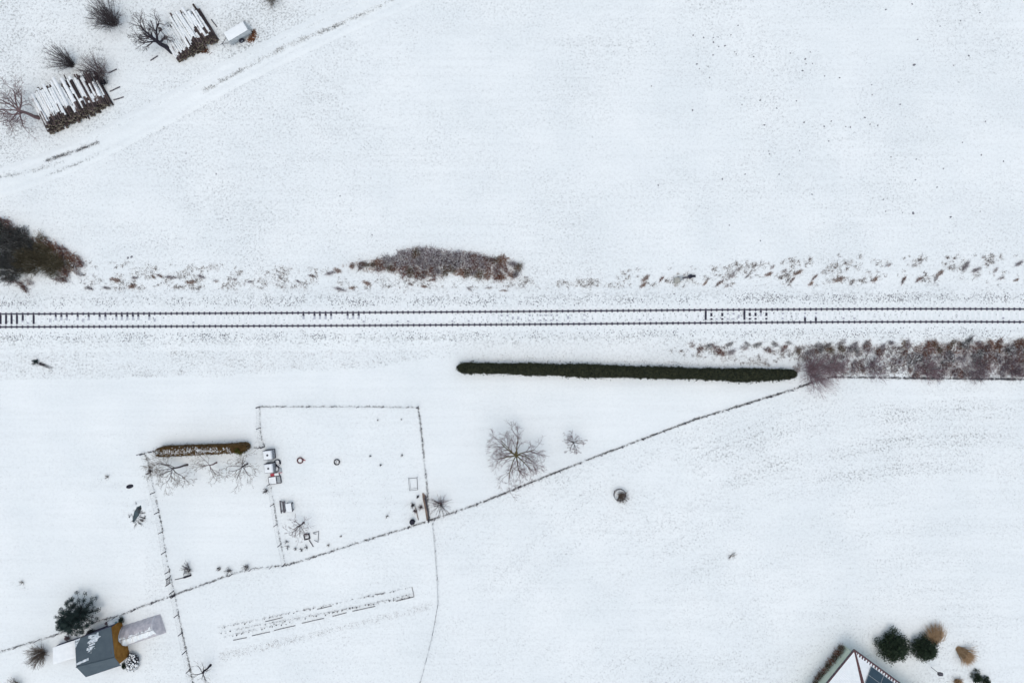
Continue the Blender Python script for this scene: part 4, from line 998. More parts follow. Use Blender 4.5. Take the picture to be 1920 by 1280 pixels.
# U along the eave A->B, V from eave to ridge
def ks(U, V_):
    st = fbm(U * 12, V_ * 36, 4, 4); w = .17 * (1 - V_ * .5) * np.clip((vnoise(U * 4, V_ * 30, 9) * .9 + .35), 0, 1.2)
    c_ = .50 - .1 * V_ + .0
    m1 = (np.abs(U - c_ - .05 * np.sin(V_ * 9)) < w) & (V_ > .03) & (V_ < .66) & (st > .38 + .42 * np.clip(V_ - .18, 0, 1))
    m2 = (U < .16 - .5 * V_) & (V_ < .28) & (st > .35); m3 = (np.abs(V_ - .90 + .22 * U) < .028 + .02 * vnoise(U * 20, V_ * 0, 2)) & (U < .34) & (U > .015)
    return m1 | m2 | m3
patch([A, B, K, E], 130, 150, ks, .03, 'snow_patch', roof, ctr, mat('thin_roof_snow', (.42, .49, .52), (.78, .81, .82), 3.5, .8))

# low white-roofed shed beside it
zs = 1.05
s0, s1, s2, s3 = P(98.3, 1213.6, zs), P(140.0, 1199.6, zs), P(141.6, 1232.5, zs), P(99, 1245.4, zs)
sc = (s0 + s1 + s2 + s3) / 4; sc[2] = 0
shed = thing('flat_roofed_shed', 'low flat-roofed shed under smooth snow joined to the cottage', 'shed', sc)
mb = MB(); mb.slab([p - sc - [0, 0, .06] for p in (s0, s3, s2, s1)], .08); mb.build('roof', MGREY, shed)
mb = MB(); G = np.array([[(s0 * (1 - u) * (1 - v) + s1 * u * (1 - v) + s2 * u * v + s3 * (1 - u) * v) - sc + [0, 0, -.055 + .06 * min(1, 14 * min(u, 1 - u, v, 1 - v)) ** .5] for v in np.linspace(0, 1, 15)] for u in np.linspace(0, 1, 15)]); mb.sheet(G); mb.build('snow_cap', MSP, shed, smooth=True)
mb = MB(); pts = [sc + (np.array([p[0], p[1], 0]) - sc) * .95 for p in (s0, s1, s2, s3)]
for i in range(4): mb.add([pts[i] - sc, pts[(i + 1) % 4] - sc, up2(pts[(i + 1) % 4], zs - .13) - sc, up2(pts[i], zs - .13) - sc], [[0, 1, 2, 3]])
mb.build('wall', MDWALL, shed)

# tarpaulin tent in front of the ochre wall
g0, g1, g2, g3 = P(312, 1185.5), P(300.6, 1150), P(230, 1172.8), P(242, 1208.5)
tc_ = (g0 + g1 + g2 + g3) / 4
tent = thing('tarpaulin_tunnel', 'long grey tarpaulin tunnel tent with snow along its top in front of the cottage', 'tent', tc_)
rows = []; nn_ = 60; prf = [(-1, 0), (-.93, .3), (-.8, .65), (-.6, .98), (-.33, 1.25), (0, 1.42), (.33, 1.25), (.6, .98), (.8, .65), (.93, .3), (1, 0)]
def tent_pt(f, a_, z_, lift=0):
    l = g1 + (g2 - g1) * f; r = g0 + (g3 - g0) * f; mid = (l + r) / 2; half = (l - r) / 2
    hip = min(1, f / .12) if f < .12 else 1; hip = .25 + .75 * hip
    wr_ = .05 * sin(f * 44 + a_ * 6) + .05 * sin(f * 19 + 9 * a_)
    return mid + half * a_ * (1 - .03 * (1 - hip)) + np.array([0, 0, (z_ * hip) * (1 + wr_ * (z_ > .2)) + lift * (z_ > 0)])
G = np.array([[tent_pt(f, a_, z_) - tc_ for (a_, z_) in prf] for f in np.linspace(0, 1, nn_)])
mb = MB(); mb.sheet(G); mb.F.append((np.array([[j for j in range(len(prf))]]), 0)); mb.build('tarpaulin', MTARP, tent, smooth=True)
mb = MB()
ar = np.array([tent_pt(1, a_, z_) - tc_ for (a_, z_) in prf]); mb.tubes(ar[:-1], ar[1:], .05, .05, 8); ar = np.array([tent_pt(.13, a_, z_) - tc_ for (a_, z_) in prf]); mb.tubes(ar[:-1], ar[1:], .03, .03, 6)
mb.build('hoop', MWHT, tent)
mb = MB(); fs = np.linspace(.11, .985, 90); av = np.linspace(-.85, .42, 40)
pa = [q_[0] for q_ in prf]; pz = [q_[1] for q_ in prf]
Gs = np.array([[tent_pt(f, a_, np.interp(a_, pa, pz), .085) - tc_ for a_ in av] for f in fs])
Um, Vm = np.meshgrid((fs[:-1] + fs[1:]) / 2, (av[:-1] + av[1:]) / 2, indexing='ij'); nz = fbm(Um * 16, Vm * 6, 6, 3)
kp = ((Vm > -.52 - .34 * (Um - .15) + .16 * (nz - .5)) & (Vm < -.02)) | ((Vm > .03) & (Vm < .20 + .9 * (nz - .55)))
mb.sheet(Gs, 0, kp); mb.build('snow_cap', MSP, tent)
# white cold frame
cf = P(219, 1167); t = thing('cold_frame', 'white cold frame with a teal glass pane between cottage and tunnel tent', 'cold frame', cf, R(8))
mb = MB(); mb.box((0, 0, .3), (1.15, .95, .6)); mb.build('body', MWHT, t); mb = MB(); mb.box((-.05, 0, .64), (1.2, 1.0, .05)); mb.build('lid', MWHT, t)
mb = MB(); mb.box((.36, 0, .68), (.26, .8, .02)); mb.build('pane', MTEAL, t); mb = MB(); mb.blob((-.2, 0, .68), (.38, .42, .06), 4); mb.build('snow_cap', MSP, t, smooth=True)
foliage_bush(230, 1159, 'dark ivy bush behind the white cold frame', .45, .7, 107, MNEE2, 800, .045)
foliage_bush(203, 1166, 'ragged brown bush between spruce and cold frame', .4, .5, 108, MMAUV, 500, .045)
foliage_bush(172, 1186, 'dark bush under the spruce against the cottage wall', .6, .8, 109, MBLK, 600, .06)
foliage_bush(128, 1194, 'dark bush behind the flat-roofed shed', .45, .6, 110, MMAUV, 500, .05)
# snow-laden black bush
b = P(251, 1238); b[2] = gz(b[0], b[1]); t = thing('snowy_bush', 'black-stemmed bush loaded with snow lumps right of the cottage', 'shrub', b)
rg = np.random.default_rng(6); mb = MB(); sgs = []
for i in range(120):
    a = rg.uniform(0, 6.28); r0 = rg.random() ** .6 * .75; p = np.array([cos(a) * r0 * .85, sin(a) * r0 * 1.15, 0]); prev = p; bb = rg.uniform(0, 6.28)
    for k in range(1, 5):
        nx_ = p + np.array([cos(bb + k * .8) * .12 * k, sin(bb + k * .8) * .12 * k, .62 * sin(k / 4 * 2.4) * (1.1 - r0 * .4)]); sgs.append((prev, nx_, .026, .02)); prev = nx_
segs(mb, sgs, 4); mb.build('stem', MBLK, t); mb = MB()
for i in range(70):
    a = rg.uniform(0, 6.28); r0 = math.sqrt(rg.random()) * .85; mb.blob((cos(a) * r0 * .85, sin(a) * r0 * 1.2, .5 + .25 * (1 - r0) + rg.normal(0, .05)), (rg.uniform(.06, .13), rg.uniform(.06, .13), .05), i, 0, 7, 5, .3)
tag(mb.build('snow_cap', MSP, t, smooth=True), kind='stuff')

# ------------------------------------------------------------------ house at the lower right
he2 = 2.6; N0 = P(1602, 1217.5, he2); dl = norm(P(1551, 1280, he2) - N0); dr = norm(P(1687.5, 1280, he2) - N0)
LL, LR = 9.0, 13.0
N1 = N0 + dl * LL; N3 = N0 + dr * LR; N2 = N0 + dl * LL + dr * LR; rise = 1.9
R1 = N0 + dl * (LL / 2) + dr * (LL / 2) + [0, 0, rise]; R2 = N0 + dl * (LL / 2) + dr * (LR - LL / 2) + [0, 0, rise]
hc = (N0 + N2) / 2; hc[2] = 0
h2 = thing('hip_roofed_house', 'house with a snowy corrugated hip roof and dark solar panels', 'house', hc)
q = lambda *p: [x - hc for x in p]
mb = MB(); mb.slab(q(N0, N1, R1), .09); mb.slab(q(N1, N2, R2, R1), .09); mb.slab(q(N2, N3, R2), .09); mb.slab(q(N3, N0, R1, R2), .09)
roof2 = mb.build('roof', MRTIN, h2)
mb = MB()
for (a_, b_) in ((N0, R1), (N1, R1), (N2, R2), (N3, R2), (R1, R2)):
    p0, p1 = q(a_, b_); mb.tubes([p0 + [0, 0, .07]], [p1 + [0, 0, .07]], .055, .055, 8, cap=True)
mb.build('hip_cap', MRTIN, roof2)
mb = MB()
for (a_, b_) in ((N0, N1), (N0, N3)):
    p0, p1 = q(a_, b_); mb.tubes([p0 - [0, 0, .12]], [p1 - [0, 0, .12]], .075, .075, 8, cap=True)
mb.build('gutter', MDW, roof2)
def corr(base0, along, length, apex_fn, pitch, start, name, m, lift):
    """ribs running up the slope from the eave, each ending at the hip"""
    mb = MB(); n = int(length / pitch); p0, p1 = [], []
    return mb
def slope_sheet(o, du, U, up_vec, wmax, name, m, eave0, lift, ribs, edge=.0):
    """strip-by-strip sheet on a hip slope; du along the eave, up_vec up the slope"""
    pass
nl = norm(np.cross(dl, R1 - N0)); nl *= np.sign(nl[2]); nrr = norm(np.cross(dr, R1 - N0)); nrr *= np.sign(nrr[2])
ul = norm(np.cross(nl, dl)); ul *= np.sign(ul[2]); ur = norm(np.cross(nrr, dr)); ur *= np.sign(ur[2])
slen = math.hypot(LL / 2, rise)
def ribbed(dv, uv, nv_, length, name, m, e0, lift, pitch, amp, cut=None, zig=0):
    mb = MB(); n = int(length / (pitch / 4)); rg = np.random.default_rng(3); cols = []
    for i in range(n + 1):
        s_ = length * i / n; top = min(s_, length - s_, LL / 2) / (LL / 2) * slen - .12
        bot = e0 + (zig * (.5 + .5 * math.copysign(1, sin(2 * pi * s_ / .36))) * (.6 + .4 * rg.random()) if zig else 0)
        zz_ = lift + amp * (.5 + .5 * cos(2 * pi * s_ / pitch))
        if top <= bot + .05: continue
        cols.append([N0 - hc + dv * s_ + uv * (bot + (top - bot) * k / 12) + nv_ * (zz_ + .0 * k) for k in range(13)])
    mb.sheet(np.array(cols)); return mb.build(name, m, roof2, smooth=False)
ribbed(dl, ul, nl, LL, 'corrugated_sheet', MRTIN, .02, .015, .2, .035)
ribbed(dr, ur, nrr, LR, 'corrugated_sheet', MRTIN, .02, .015, .2, .035)
ribbed(dl, ul, nl, LL, 'snow_cover', MSP, .08, .045, .2, .026)
ribbed(dr, ur, nrr, LR, 'snow_cover', MSP, .12, .050, .2, .012, zig=.32)
for r_ in range(2):
    for k in range(4):
        a_ = N0 + dr * (2.45 + k * 1.72) + ur * (.45 + r_ * 1.03); mb = MB(); W_, H_ = 1.68, 1.0
        c4 = [a_, a_ + dr * W_, a_ + dr * W_ + ur * H_, a_ + ur * H_]
        top_ = [p + nrr * .16 - hc for p in c4]; mb.slab(top_, .035); o = mb.build('solar_panel', MSOLAR, roof2)
        mb = MB(); e_ = np.array(top_); mb.tubes(e_, np.roll(e_, -1, 0), .014, .014, 4); mb.build('frame', MGREY, o)
mb = MB(); w4 = [N0 + (dl + dr) * .45, N1 + (-dl + dr) * .45, N2 - (dl + dr) * .45, N3 + (dl - dr) * .45]
for i in range(4):
    a_, b_ = w4[i], w4[(i + 1) % 4]; mb.add([up2(a_, 0) - hc, up2(b_, 0) - hc, up2(b_, he2) - hc, up2(a_, he2) - hc], [[0, 1, 2, 3]])
mb.build('wall', MMINT, h2)
# climbers along its left wall
px0 = P(1583, 1216); 
for k in range(9):
    f = k / 8.; px, py = 1573 - 47 * f, 1211 + 66 * f
    bramble('leaf' if k % 2 else 'olive', px + 2, py + 2, .58, .95, 'brown leafy climber bush against the mint wall of the hip-roofed house', 'climber bushes on the house wall')
plank((1586, 1209), (1600, 1218), 'dark red pole leaning out at the corner of the hip-roofed house', .12, .08, MRTIN, 1.2) if False else None

# ------------------------------------------------------------------ garden things
def water_tank(px, py, rz, label):
    b = P(px, py); b[2] = gz(b[0], b[1]); t = thing('water_tank', label, 'water tank', b, rz, 'water tanks by the middle fence')
    mb = MB()
    G = np.array([[0, 0, 0]])
    mb.box((0, 0, .64), (1.0, 1.0, .92)); 
    for (z, s_) in ((1.13, .92),): mb.box((0, 0, z), (s_, s_, .06))
    mb.build('tank', MWHT, t)
    mb = MB(); 
    for z in (.25, .5, .75, 1.0):
        for (a_, b_) in (((-.53, -.53), (.53, -.53)), ((.53, -.53), (.53, .53)), ((.53, .53), (-.53, .53)), ((-.53, .53), (-.53, -.53))): mb.tubes([[*a_, z]], [[*b_, z]], .016, .016, 4)
    for k in np.linspace(-.53, .53, 7):
        for (x, y) in ((k, -.53), (k, .53), (-.53, k), (.53, k)): mb.tubes([[x, y, .12]], [[x, y, 1.13]], .014, .014, 4)
    mb.build('cage', MDW, t)
    mb = MB(); mb.box((0, 0, .06), (1.08, 1.08, .12)); mb.build('pallet', MBLK, t)
    mb = MB(); G = np.array([[[(i / 8 - .5) * .86 - .04, (j / 8 - .5) * .94, 1.162 + .05 * math.sqrt(min(1, min(i, 8 - i, j, 8 - j) / 1.5)) + .012 * sin(i * 2 + j)] for j in range(9)] for i in range(9)]); mb.sheet(G); mb.build('snow_cap', MSP, t, smooth=True)
    mb = MB(); mb.tubes([[0, 0, 1.16]], [[0, 0, 1.25]], .12, .11, 14, cap=True); mb.build('lid', MBLACK, t)
water_tank(508.2, 850.0, R(6), 'white caged water tank with a black lid, the upper one by the middle fence')
water_tank(510, 874.5, R(6), 'white caged water tank with a black lid, the lower one by the middle fence')
def tyre_like(px, py, r, h, m, label, cat, name, snow=True, w=.12, z0=0, snowm=None, wob=0):
    b = P(px, py); b[2] = gz(b[0], b[1]) - .01 + z0; t = thing(name, label, cat, b)
    mb = MB(); mb.lathe((0, 0, 0), [(r - w, .0), (r - .02, 0), (r, h * .3), (r, h * .7), (r - .03, h), (r - w + .02, h), (r - w, h * .7), (r - w, 0)], 22); mb.build('rim' if name != 'tyre' else 'tread', m, t, smooth=True)
    mb = MB(); mb.blob((0, 0, h * .45), (r - w + .01, r - w + .01, h * .3), 3, 0, 12, 6, .08); mb.build('snow_fill', snowm or MSP, t, smooth=True)
    return t
t = tyre_like(521, 866.5, .40, .24, MBLACK, 'black tyre beside the gap between the water tanks', 'tyre', 'tyre', w=.17)
mb = MB(); 
for q_ in ((-.12, .22), (0, .27), (.12, .2), (.25, -.18), (.12, -.28)): mb.blob((q_[0], q_[1], .25), (.1, .05, .03), int(q_[0] * 99 + 50))
tag(mb.build('snow_cap', MSP, t, smooth=True), kind='stuff')
tyre_like(519, 878.5, .38, .34, MDW, 'grey round tub standing beside the lower water tank', 'tub', 'tub', w=.08)
tyre_like(563.3, 862.5, .38, .26, MRTIN, 'dark red round tub filled with snow alone in the garden', 'tub', 'tub', w=.13)
o = plank((569, 861), (573, 863), 'small red handle piece lying beside the dark red tub', .08, .05, MRED, .05); o['category'] = 'handle'
tyre_like(632, 865.5, .36, .22, MBLK, 'black planter ring with snow and dead stalks in the middle of the garden', 'planter', 'planter', w=.09)
bare_shrub(633, 865, 'dead stalks standing in the black planter ring', .5, .4, 16, 121, MBLK, base=.3, twigs=2, name='dead_plant', cat='plant')
b = P(524, 881); t = thing('red_crate', 'pale crate with red trim beside the grey tub', 'crate', b, R(10))
mb = MB(); mb.box((0, 0, .12), (.55, .5, .24)); mb.build('body', MGREY, t); mb = MB(); mb.box((.12, -.28, .2), (.4, .06, .12)); mb.build('trim', MRED, t)
b = P(512, 889); t = thing('garden_box', 'red plastic box lying below the lower water tank', 'box', b, R(12)); mb = MB(); mb.box((0, 0, .12), (.42, .3, .24)); mb.build('body', MRED, t); mb = MB(); mb.box((0, 0, .255), (.45, .33, .03)); mb.build('lid', MRED, t)
b = P(519, 888.5); t = thing('window_planter', 'long white planter trough filled with snow below the tanks', 'planter', b, R(6))
mb = MB(); 
for s_ in (-1, 1): mb.box((0, s_ * .17, .12), (.66, .03, .24)); mb.box((s_ * .33, 0, .12), (.03, .31, .24))
mb.box((0, 0, .02), (.63, .31, .03)); mb.build('trough', MDW, t); mb = MB(); mb.box((0, 0, .13), (.62, .3, .18)); mb.build('snow_fill', MSP, t)
b = P(516.5, 899); t = thing('raised_bed', 'boxy raised bed with one snowy half and one grey half below the tanks', 'raised bed', b, R(8))
mb = MB()
for s_ in (-1, 1): mb.box((0, s_ * .42, .16), (1.4, .05, .32)); mb.box((s_ * .7, 0, .16), (.05, .8, .32))
mb.box((.2, 0, .16), (.06, .8, .32)); mb.build('frame', MDW, t); mb = MB(); mb.box((-.25, 0, .16), (.84, .79, .30)); mb.build('snow_fill', MSP, t); mb = MB(); mb.box((.45, 0, .12), (.44, .79, .2)); mb.build('soil', MGREY, t)
# picnic set
def bench(a, b_, label, w=.26, h=.42, snow=False, grp='garden benches'):
    p, q_ = P(*a, h), P(*b_, h); c = (p + q_) / 2; c[2] = gz(c[0], c[1]); L = np.linalg.norm(q_ - p); t = thing('garden_bench', label, 'bench', c, math.atan2(q_[1] - p[1], q_[0] - p[0]), grp)
    mb = MB(); mb.box((0, 0, h - .02), (L, w, .05)); mb.build('seat', MDW, t)
    for s_ in (-1, 1): mb = MB(); mb.box((s_ * L * .38, 0, (h - .045) / 2), (.07, w * .8, h - .045)); mb.build('leg', MDW, t)
bench((525.2, 938), (527.8, 961.5), 'narrow dark garden bench, outermost at the left of the picnic set', .16)
bench((530.8, 939), (533.4, 960.8), 'dark garden bench next to the left side of the snowy table', .24)
bench((546.2, 942), (548.4, 958.8), 'short dark garden bench on the right side of the snowy table', .14, .5)
h = .7; c = P(541.5, 951, h); c[2] = gz(c[0], c[1]); t = thing('garden_table', 'rectangular garden table with a thick snow top in the picnic set', 'table', c, R(8))
mb = MB(); mb.box((0, 0, h - .03), (.68, 1.0, .05)); mb.build('tabletop', MDW, t)
for sx_ in (-1, 1):
    for sy_ in (-1, 1): mb = MB(); mb.box((sx_ * .28, sy_ * .42, (h - .06) / 2), (.06, .06, h - .06)); mb.build('leg', MDW, t)
mb = MB(); G = np.array([[[(i / 8 - .5) * .66, (j / 10 - .5) * .98, h - .003 + .06 * math.sqrt(min(1, min(i, 8 - i, j, 10 - j) / 1.2))] for j in range(11)] for i in range(9)]); mb.sheet(G); mb.build('snow_cap', MSP, t, smooth=True)
# thin frame of a cold house
b = P(775.5, 905.5); t = thing('garden_rack', 'empty thin rectangular frame standing near the right garden fence', 'garden frame', b, R(3))
mb = MB(); cs = [(-.5, .68), (.5, .72), (.5, -.68), (-.42, -.72)]
for i in range(4):
    a_, c_ = cs[i], cs[(i + 1) % 4]; mb.tubes([[*a_, .55]], [[*c_, .55]], .022, .022, 4); mb.tubes([[*a_, 0]], [[*a_, .55]], .02, .02, 4); mb.tubes([[a_[0] * .9, a_[1] * .9, .03]], [[c_[0] * .9, c_[1] * .9, .03]], .014, .014, 4)
mb.build('frame', MDW, t)
# stacked planks along the corner of the garden
for k, (dx, z, m_) in enumerate([(-2.0, .08, MWOOD), (0.4, .08, MWOOD), (2.4, .08, MDW), (-1.0, .24, MWOOD), (1.2, .24, MDW), (0.1, .40, MWOOD)]):
    plank((795 + dx, 924 + 2 * k), (803 + dx * .6, 975 - k), f'{["weathered", "weathered", "dark", "weathered", "dark", "weathered"][k]} brown board in the stack along the right garden fence', .17, .15, m_, z, 'stacked boards in the garden corner')
b = P(774, 976.3); t = thing('barrel', 'black barrel beside the corner of the south garden fence', 'barrel', b)
mb = MB(); mb.lathe((0, 0, 0), [(.24, 0), (.29, .2), (.3, .4), (.29, .6), (.25, .8), (.23, .8), (.2, .78), (.0, .78)], 18); mb.build('body', MBLACK, t, smooth=True); mb = MB(); mb.lathe((0, 0, 0), [(.305, .24), (.32, .27), (.305, .3)], 18); mb.lathe((0, 0, 0), [(.305, .5), (.32, .53), (.305, .56)], 18); mb.build('hoop', MBLK, t)
for k, (px, py, w, m_, lab) in enumerate([(774, 946, .45, MTW, 'dark dry bush left of the stacked boards'), (779, 957, .35, MTWP, 'brown dry bush behind the black barrel'), (789, 950, .4, MTWP, 'reddish dry bush leaning on the stacked boards'), (784, 930, .22, MBLK, 'tiny dark bush above the stacked boards')]):
    bare_shrub(px, py, lab, .7, w, 35, 130 + k, m_, base=w * .4, twigs=4)
plank((779, 950), (785, 974), 'thin leaning lath beside the black barrel', .08, .06, MWOOD, .1)
# garden odds and ends
b = P(576.3, 1004.6); t = thing('fire_basket', 'small square iron fire basket in the lower garden', 'fire basket', b, R(12))
mb = MB()
for z in (.05, .2, .35):
    for (a_, c_) in (((-.3, -.3), (.3, -.3)), ((.3, -.3), (.3, .3)), ((.3, .3), (-.3, .3)), ((-.3, .3), (-.3, -.3))): mb.tubes([[*a_, z]], [[*c_, z]], .025, .025, 4)
for k in np.linspace(-.3, .3, 5): mb.tubes([[k, -.3, .06]], [[k, .3, .06]], .018, .018, 4)
mb.build('basket', MBLK, t)
for sx_ in (-1, 1):
    for sy_ in (-1, 1): mb = MB(); mb.tubes([[sx_ * .3, sy_ * .3, 0]], [[sx_ * .3, sy_ * .3, .4]], .03, .025, 6); mb.build('leg', MBLK, t)
mb = MB(); mb.blob((.02, -.02, .12), (.2, .2, .06), 2); mb.build('snow_fill', MSP, t)
plank((580, 1011.5), (588, 1024), 'single dark lath lying below the fire basket', .09, .06, MDW, .04)
for k, (a_, b_) in enumerate([((587, 998), (598, 995)), ((598, 995), (597, 1014)), ((594, 1000), (588, 999)), ((590, 1011), (598, 1015))]):
    plank(a_, b_, 'piece of broken trellis lath right of the bare garden tree', .05, .04, MDW, .05 + .04 * k, 'pieces of a broken trellis')
for k, (px, py, w, lab) in enumerate([(538, 1014, .32, 'dark dried plant in the lower left corner of the right garden'), (540, 1024, .34, 'dried plant below the dark one in the garden corner'), (555, 1028, .3, 'dried plant at the left end of the dead flower row'), (566, 1030, .34, 'dried plant in the middle of the dead flower row'), (576, 1025, .36, 'dried plant at the right end of the dead flower row'),
                                      (695, 854, .2, 'tiny dead plant in the upper right of the garden'), (714, 871, .22, 'dead plant with snow cap right of the garden middle'), (754, 853, .2, 'tiny dead plant near the right garden fence'), (709, 787, .12, 'wisp of dead plant near the top of the garden'), (753, 786, .12, 'wisp of dead plant in the top right garden corner'), (726, 967, .28, 'forked dead twig plant near the south garden fence'), (640, 1004, .18, 'small dead plant in the lower middle of the garden'), (617, 1021, .25, 'faint dead plant beside the south garden fence'), (43, 1092, .4, 'dry brown weed alone in the field left of the gardens'), (1372, 1040, .7, 'faint patch of dry stalks in the lower right field'), (203, 893, .35, 'faint dry weed in the left field above the dark basin')]):
    bare_shrub(px, py, lab, .45, w, 16, 140 + k, MBLK if k < 8 else MTWB, base=w * .2, twigs=4, twr=.012, name='dead_plant', cat='plant')
# climbing frame
t = thing('climbing_frame', 'tapered lath climbing frame in the corner of the left garden plot', 'trellis', P(352, 1078))
mb = MB(); mb.tubes([[-.5, 0, .0], [.45, 0, 0]], [[-.08, .9, .5], [.12, .9, .5]], .03, .025, 4)
for f in (.25, .5, .75): mb.tubes([[-.5 + .42 * f, .9 * f, .5 * f]], [[.45 - .33 * f, .9 * f, .5 * f]], .02, .02, 4)
mb.build('lath', MTW, t)
plank((345, 1082), (358, 1077.5), 'dark thick beam at the foot of the climbing frame', .2, .16, MBLK, .08); plank((328, 1086), (345, 1082), 'thin grey board edging the corner bed', .07, .06, MDW, .03)

# pond and basin
zc = gz(*P(257, 962)[:2]) + .03; c = P(257, 962); mb = MB(); pp = [P(*p_)[:3] for p_ in POND]; V = [np.array([p_[0], p_[1], float(gz(p_[0], p_[1])) + .03]) for p_ in pp]; cz = np.mean(V, 0)
V = [np.array([p_[0], p_[1], cz[2] + .01]) for p_ in V]; mb.add(V, [list(range(len(V)))][::1]); o = mb.build('pond_water', MWATER); tag(o, kind='structure')
# snow bank round the pond
t = None
mb = MB(); ring_in = np.array(V) ; cc = ring_in.mean(0); nrm_ = norm((ring_in - cc)[:, :2])
G = np.array([[ring_in[i] + np.array([nrm_[i][0] * d_, nrm_[i][1] * d_, z_]) for (d_, z_) in ((.0, -.02), (.0, .07), (.2, .08), (.5, .04), (.8, -.06))] for i in list(range(len(ring_in))) + [0]]); mb.sheet(G); o = mb.build('pond_bank', MS, smooth=True); tag(o, kind='structure')
rg = np.random.default_rng(4)
for k in range(26):
    f = rg.random(); a_ = rg.uniform(-1.9, 1.0) if k < 18 else rg.uniform(1.6, 4.5); base = np.array([258 + cos(a_) * (8 + 9 * f), 963 - sin(a_) * (14 + 9 * f)])
    b = P(*base); b[2] = gz(b[0], b[1]) + .03; d = np.array([cos(a_ + pi), sin(a_ + pi)]) if k < 14 else rg.normal(0, .5, 2)
    n = 12; mb = MB(); st_ = np.zeros((n, 3)); st_[:, :2] = rg.normal(0, .05, (n, 2)); e_ = st_ + np.concatenate([d[None] * rg.uniform(.2, .65, (n, 1)) + rg.normal(0, .07, (n, 2)), rg.uniform(.05, .3, (n, 1))], 1)
    st_, e_ = st_[:8], e_[:8]; mb.tubes(st_, e_, .012, .006, 4); o = mb.build('reed_tuft', MTW, loc=b); tag(o, 'bent dark reed tuft on the bank of the little pond', 'reeds', 'reed tufts around the pond')
b = P(243.6, 911.4); b[2] = gz(b[0], b[1]); t = thing('water_basin', 'oval dark water basin sunk in the snow above the pond', 'basin', b, R(14))
mb = MB(); mb.lathe((0, 0, 0), [(.42, -.02), (.42, .05), (.37, .06), (.34, .02)], 20); o = mb.build('rim', MBLACK, t); o.scale = (1, .55, 1)
mb = MB(); a = np.linspace(0, 2 * pi, 21)[:-1]; mb.add(np.stack([np.cos(a) * .36, np.sin(a) * .36, 0 * a + .025], 1), [list(range(20))]); o = mb.build('water', MBLACK, t); o.scale = (1, .55, 1)

# cut conifer and bundle of sticks south of the track
foliage_bush(69, 678, 'cut dark evergreen branches heaped south of the track at the left', .62, .35, 151, MNEE, 240, .07, name='brush_heap', cat='brush heap', lumps=9)
b = P(75, 681); b[2] = gz(b[0], b[1]); rg = np.random.default_rng(8); mb = MB(); n = 26; s0_ = np.zeros((n, 3)); s0_[:, 2] = .12; s0_ += rg.normal(0, .07, (n, 3)); e_ = s0_ + np.concatenate([np.array([[1.55, -.62]]) * rg.uniform(.3, 1.15, (n, 1)) + rg.normal(0, .2, (n, 2)), rg.normal(-.03, .06, (n, 1))], 1); mb.tubes(s0_, e_, .013, .006, 4)
tag(mb.build('stick_bundle', MTW, loc=b), 'bundle of bare sticks lying beside the cut evergreen branches', 'sticks')
# trackside block with a fallen signal post
b = P(1268, 526); b[2] = gz(b[0], b[1]); t = thing('trackside_cabinet', 'mossy grey concrete box on the verge beside the fallen post', 'cabinet', b, R(4))
mb = MB(); mb.box((0, 0, .22), (.55, .62, .44)); mb.build('body', MCONC, t); mb = MB(); mb.box((0, .03, .46), (.62, .55, .05)); mb.build('lid', MCONC, t)
mb = MB(); mb.box((.36, 0, .12), (.1, .5, .24)); mb.build('step', MDW, t)
b = P(1277, 522); b[2] = gz(b[0], b[1]); t = thing('fallen_post', 'fallen grey post with a dark metal head pointing right on the verge', 'post', b, R(8))
mb = MB(); mb.box((0, 0, .12), (.5, .5, .24)); mb.build('foot', MGREY, t); mb = MB(); mb.tubes([[.1, 0, .22]], [[1.0, .02, .24]], .1, .09, 8, cap=True); mb.build('pole', MDW, t)
mb = MB(); mb.box((1.05, .06, .25), (.45, .42, .18), R(20)); mb.box((1.4, .05, .25), (.5, .26, .2), R(-6)); mb.build('head', MBLACK, t)

# vegetable bed
cv = lambda x, y: (380 + x / 4, 1060 + y / 4)
for k, (a_, b_) in enumerate([((230, 558), (330, 538)), ((370, 525), (505, 495)), ((535, 485), (695, 448)), ((745, 430), (910, 393)), ((975, 378), (1080, 350)), ((1125, 340), (1295, 302)), ((1450, 265), (1585, 232)), ((470, 418), (600, 388)), ((860, 325), (970, 300)), ((1295, 215), (1360, 205)), ((1570, 160), (1586, 230))]):
    lab = 'edging board on the lower long side of the vegetable bed' if k < 7 else ('edging board on the upper long side of the vegetable bed' if k < 10 else 'edging board closing the right end of the vegetable bed')
    plank(cv(*a_), cv(*b_), lab, .045, .1, MDW, .03, 'edging boards of the vegetable bed', 'edging_board')
mb = MB(); rg = np.random.default_rng(2); V = []
stub0 = None
def stub(px, py, s_):
    global stub0
    b = P(px, py); b[2] = gz(b[0], b[1])
    if stub0 is None:
        mb = MB(); n = 9; st_ = np.zeros((n, 3)); st_[:, :2] = rng.normal(0, .02, (n, 2)); e_ = st_ + np.concatenate([rng.normal(0, .07, (n, 2)), rng.uniform(.08, .2, (n, 1))], 1); mb.tubes(st_, e_, .022, .012, 5)
        mb.leaves(e_, .05, up=1.); stub0 = mb.build('cabbage_stump', MTW); o = stub0
    else: o = stub0.copy(); C.objects.link(o)
    o.location = [float(x) for x in b]; o.scale = (s_,) * 3; o.rotation_euler = (0, 0, rng.uniform(0, 6.28))
    tag(o, 'dead cabbage stump in the rows of the vegetable bed', 'plant', 'cabbage stumps in the vegetable bed')
for (y0, y1) in ((505, 235), (545, 215), (470, 160)):
    for x in np.arange(140, 1560, 30):
        f = (x - 140) / 1420.
        if rng.random() < .62: stub(*cv(x + rng.uniform(-8, 8), (y0 + (y1 - y0) * f) + rng.uniform(-6, 6)), rng.uniform(.4, 1.0))
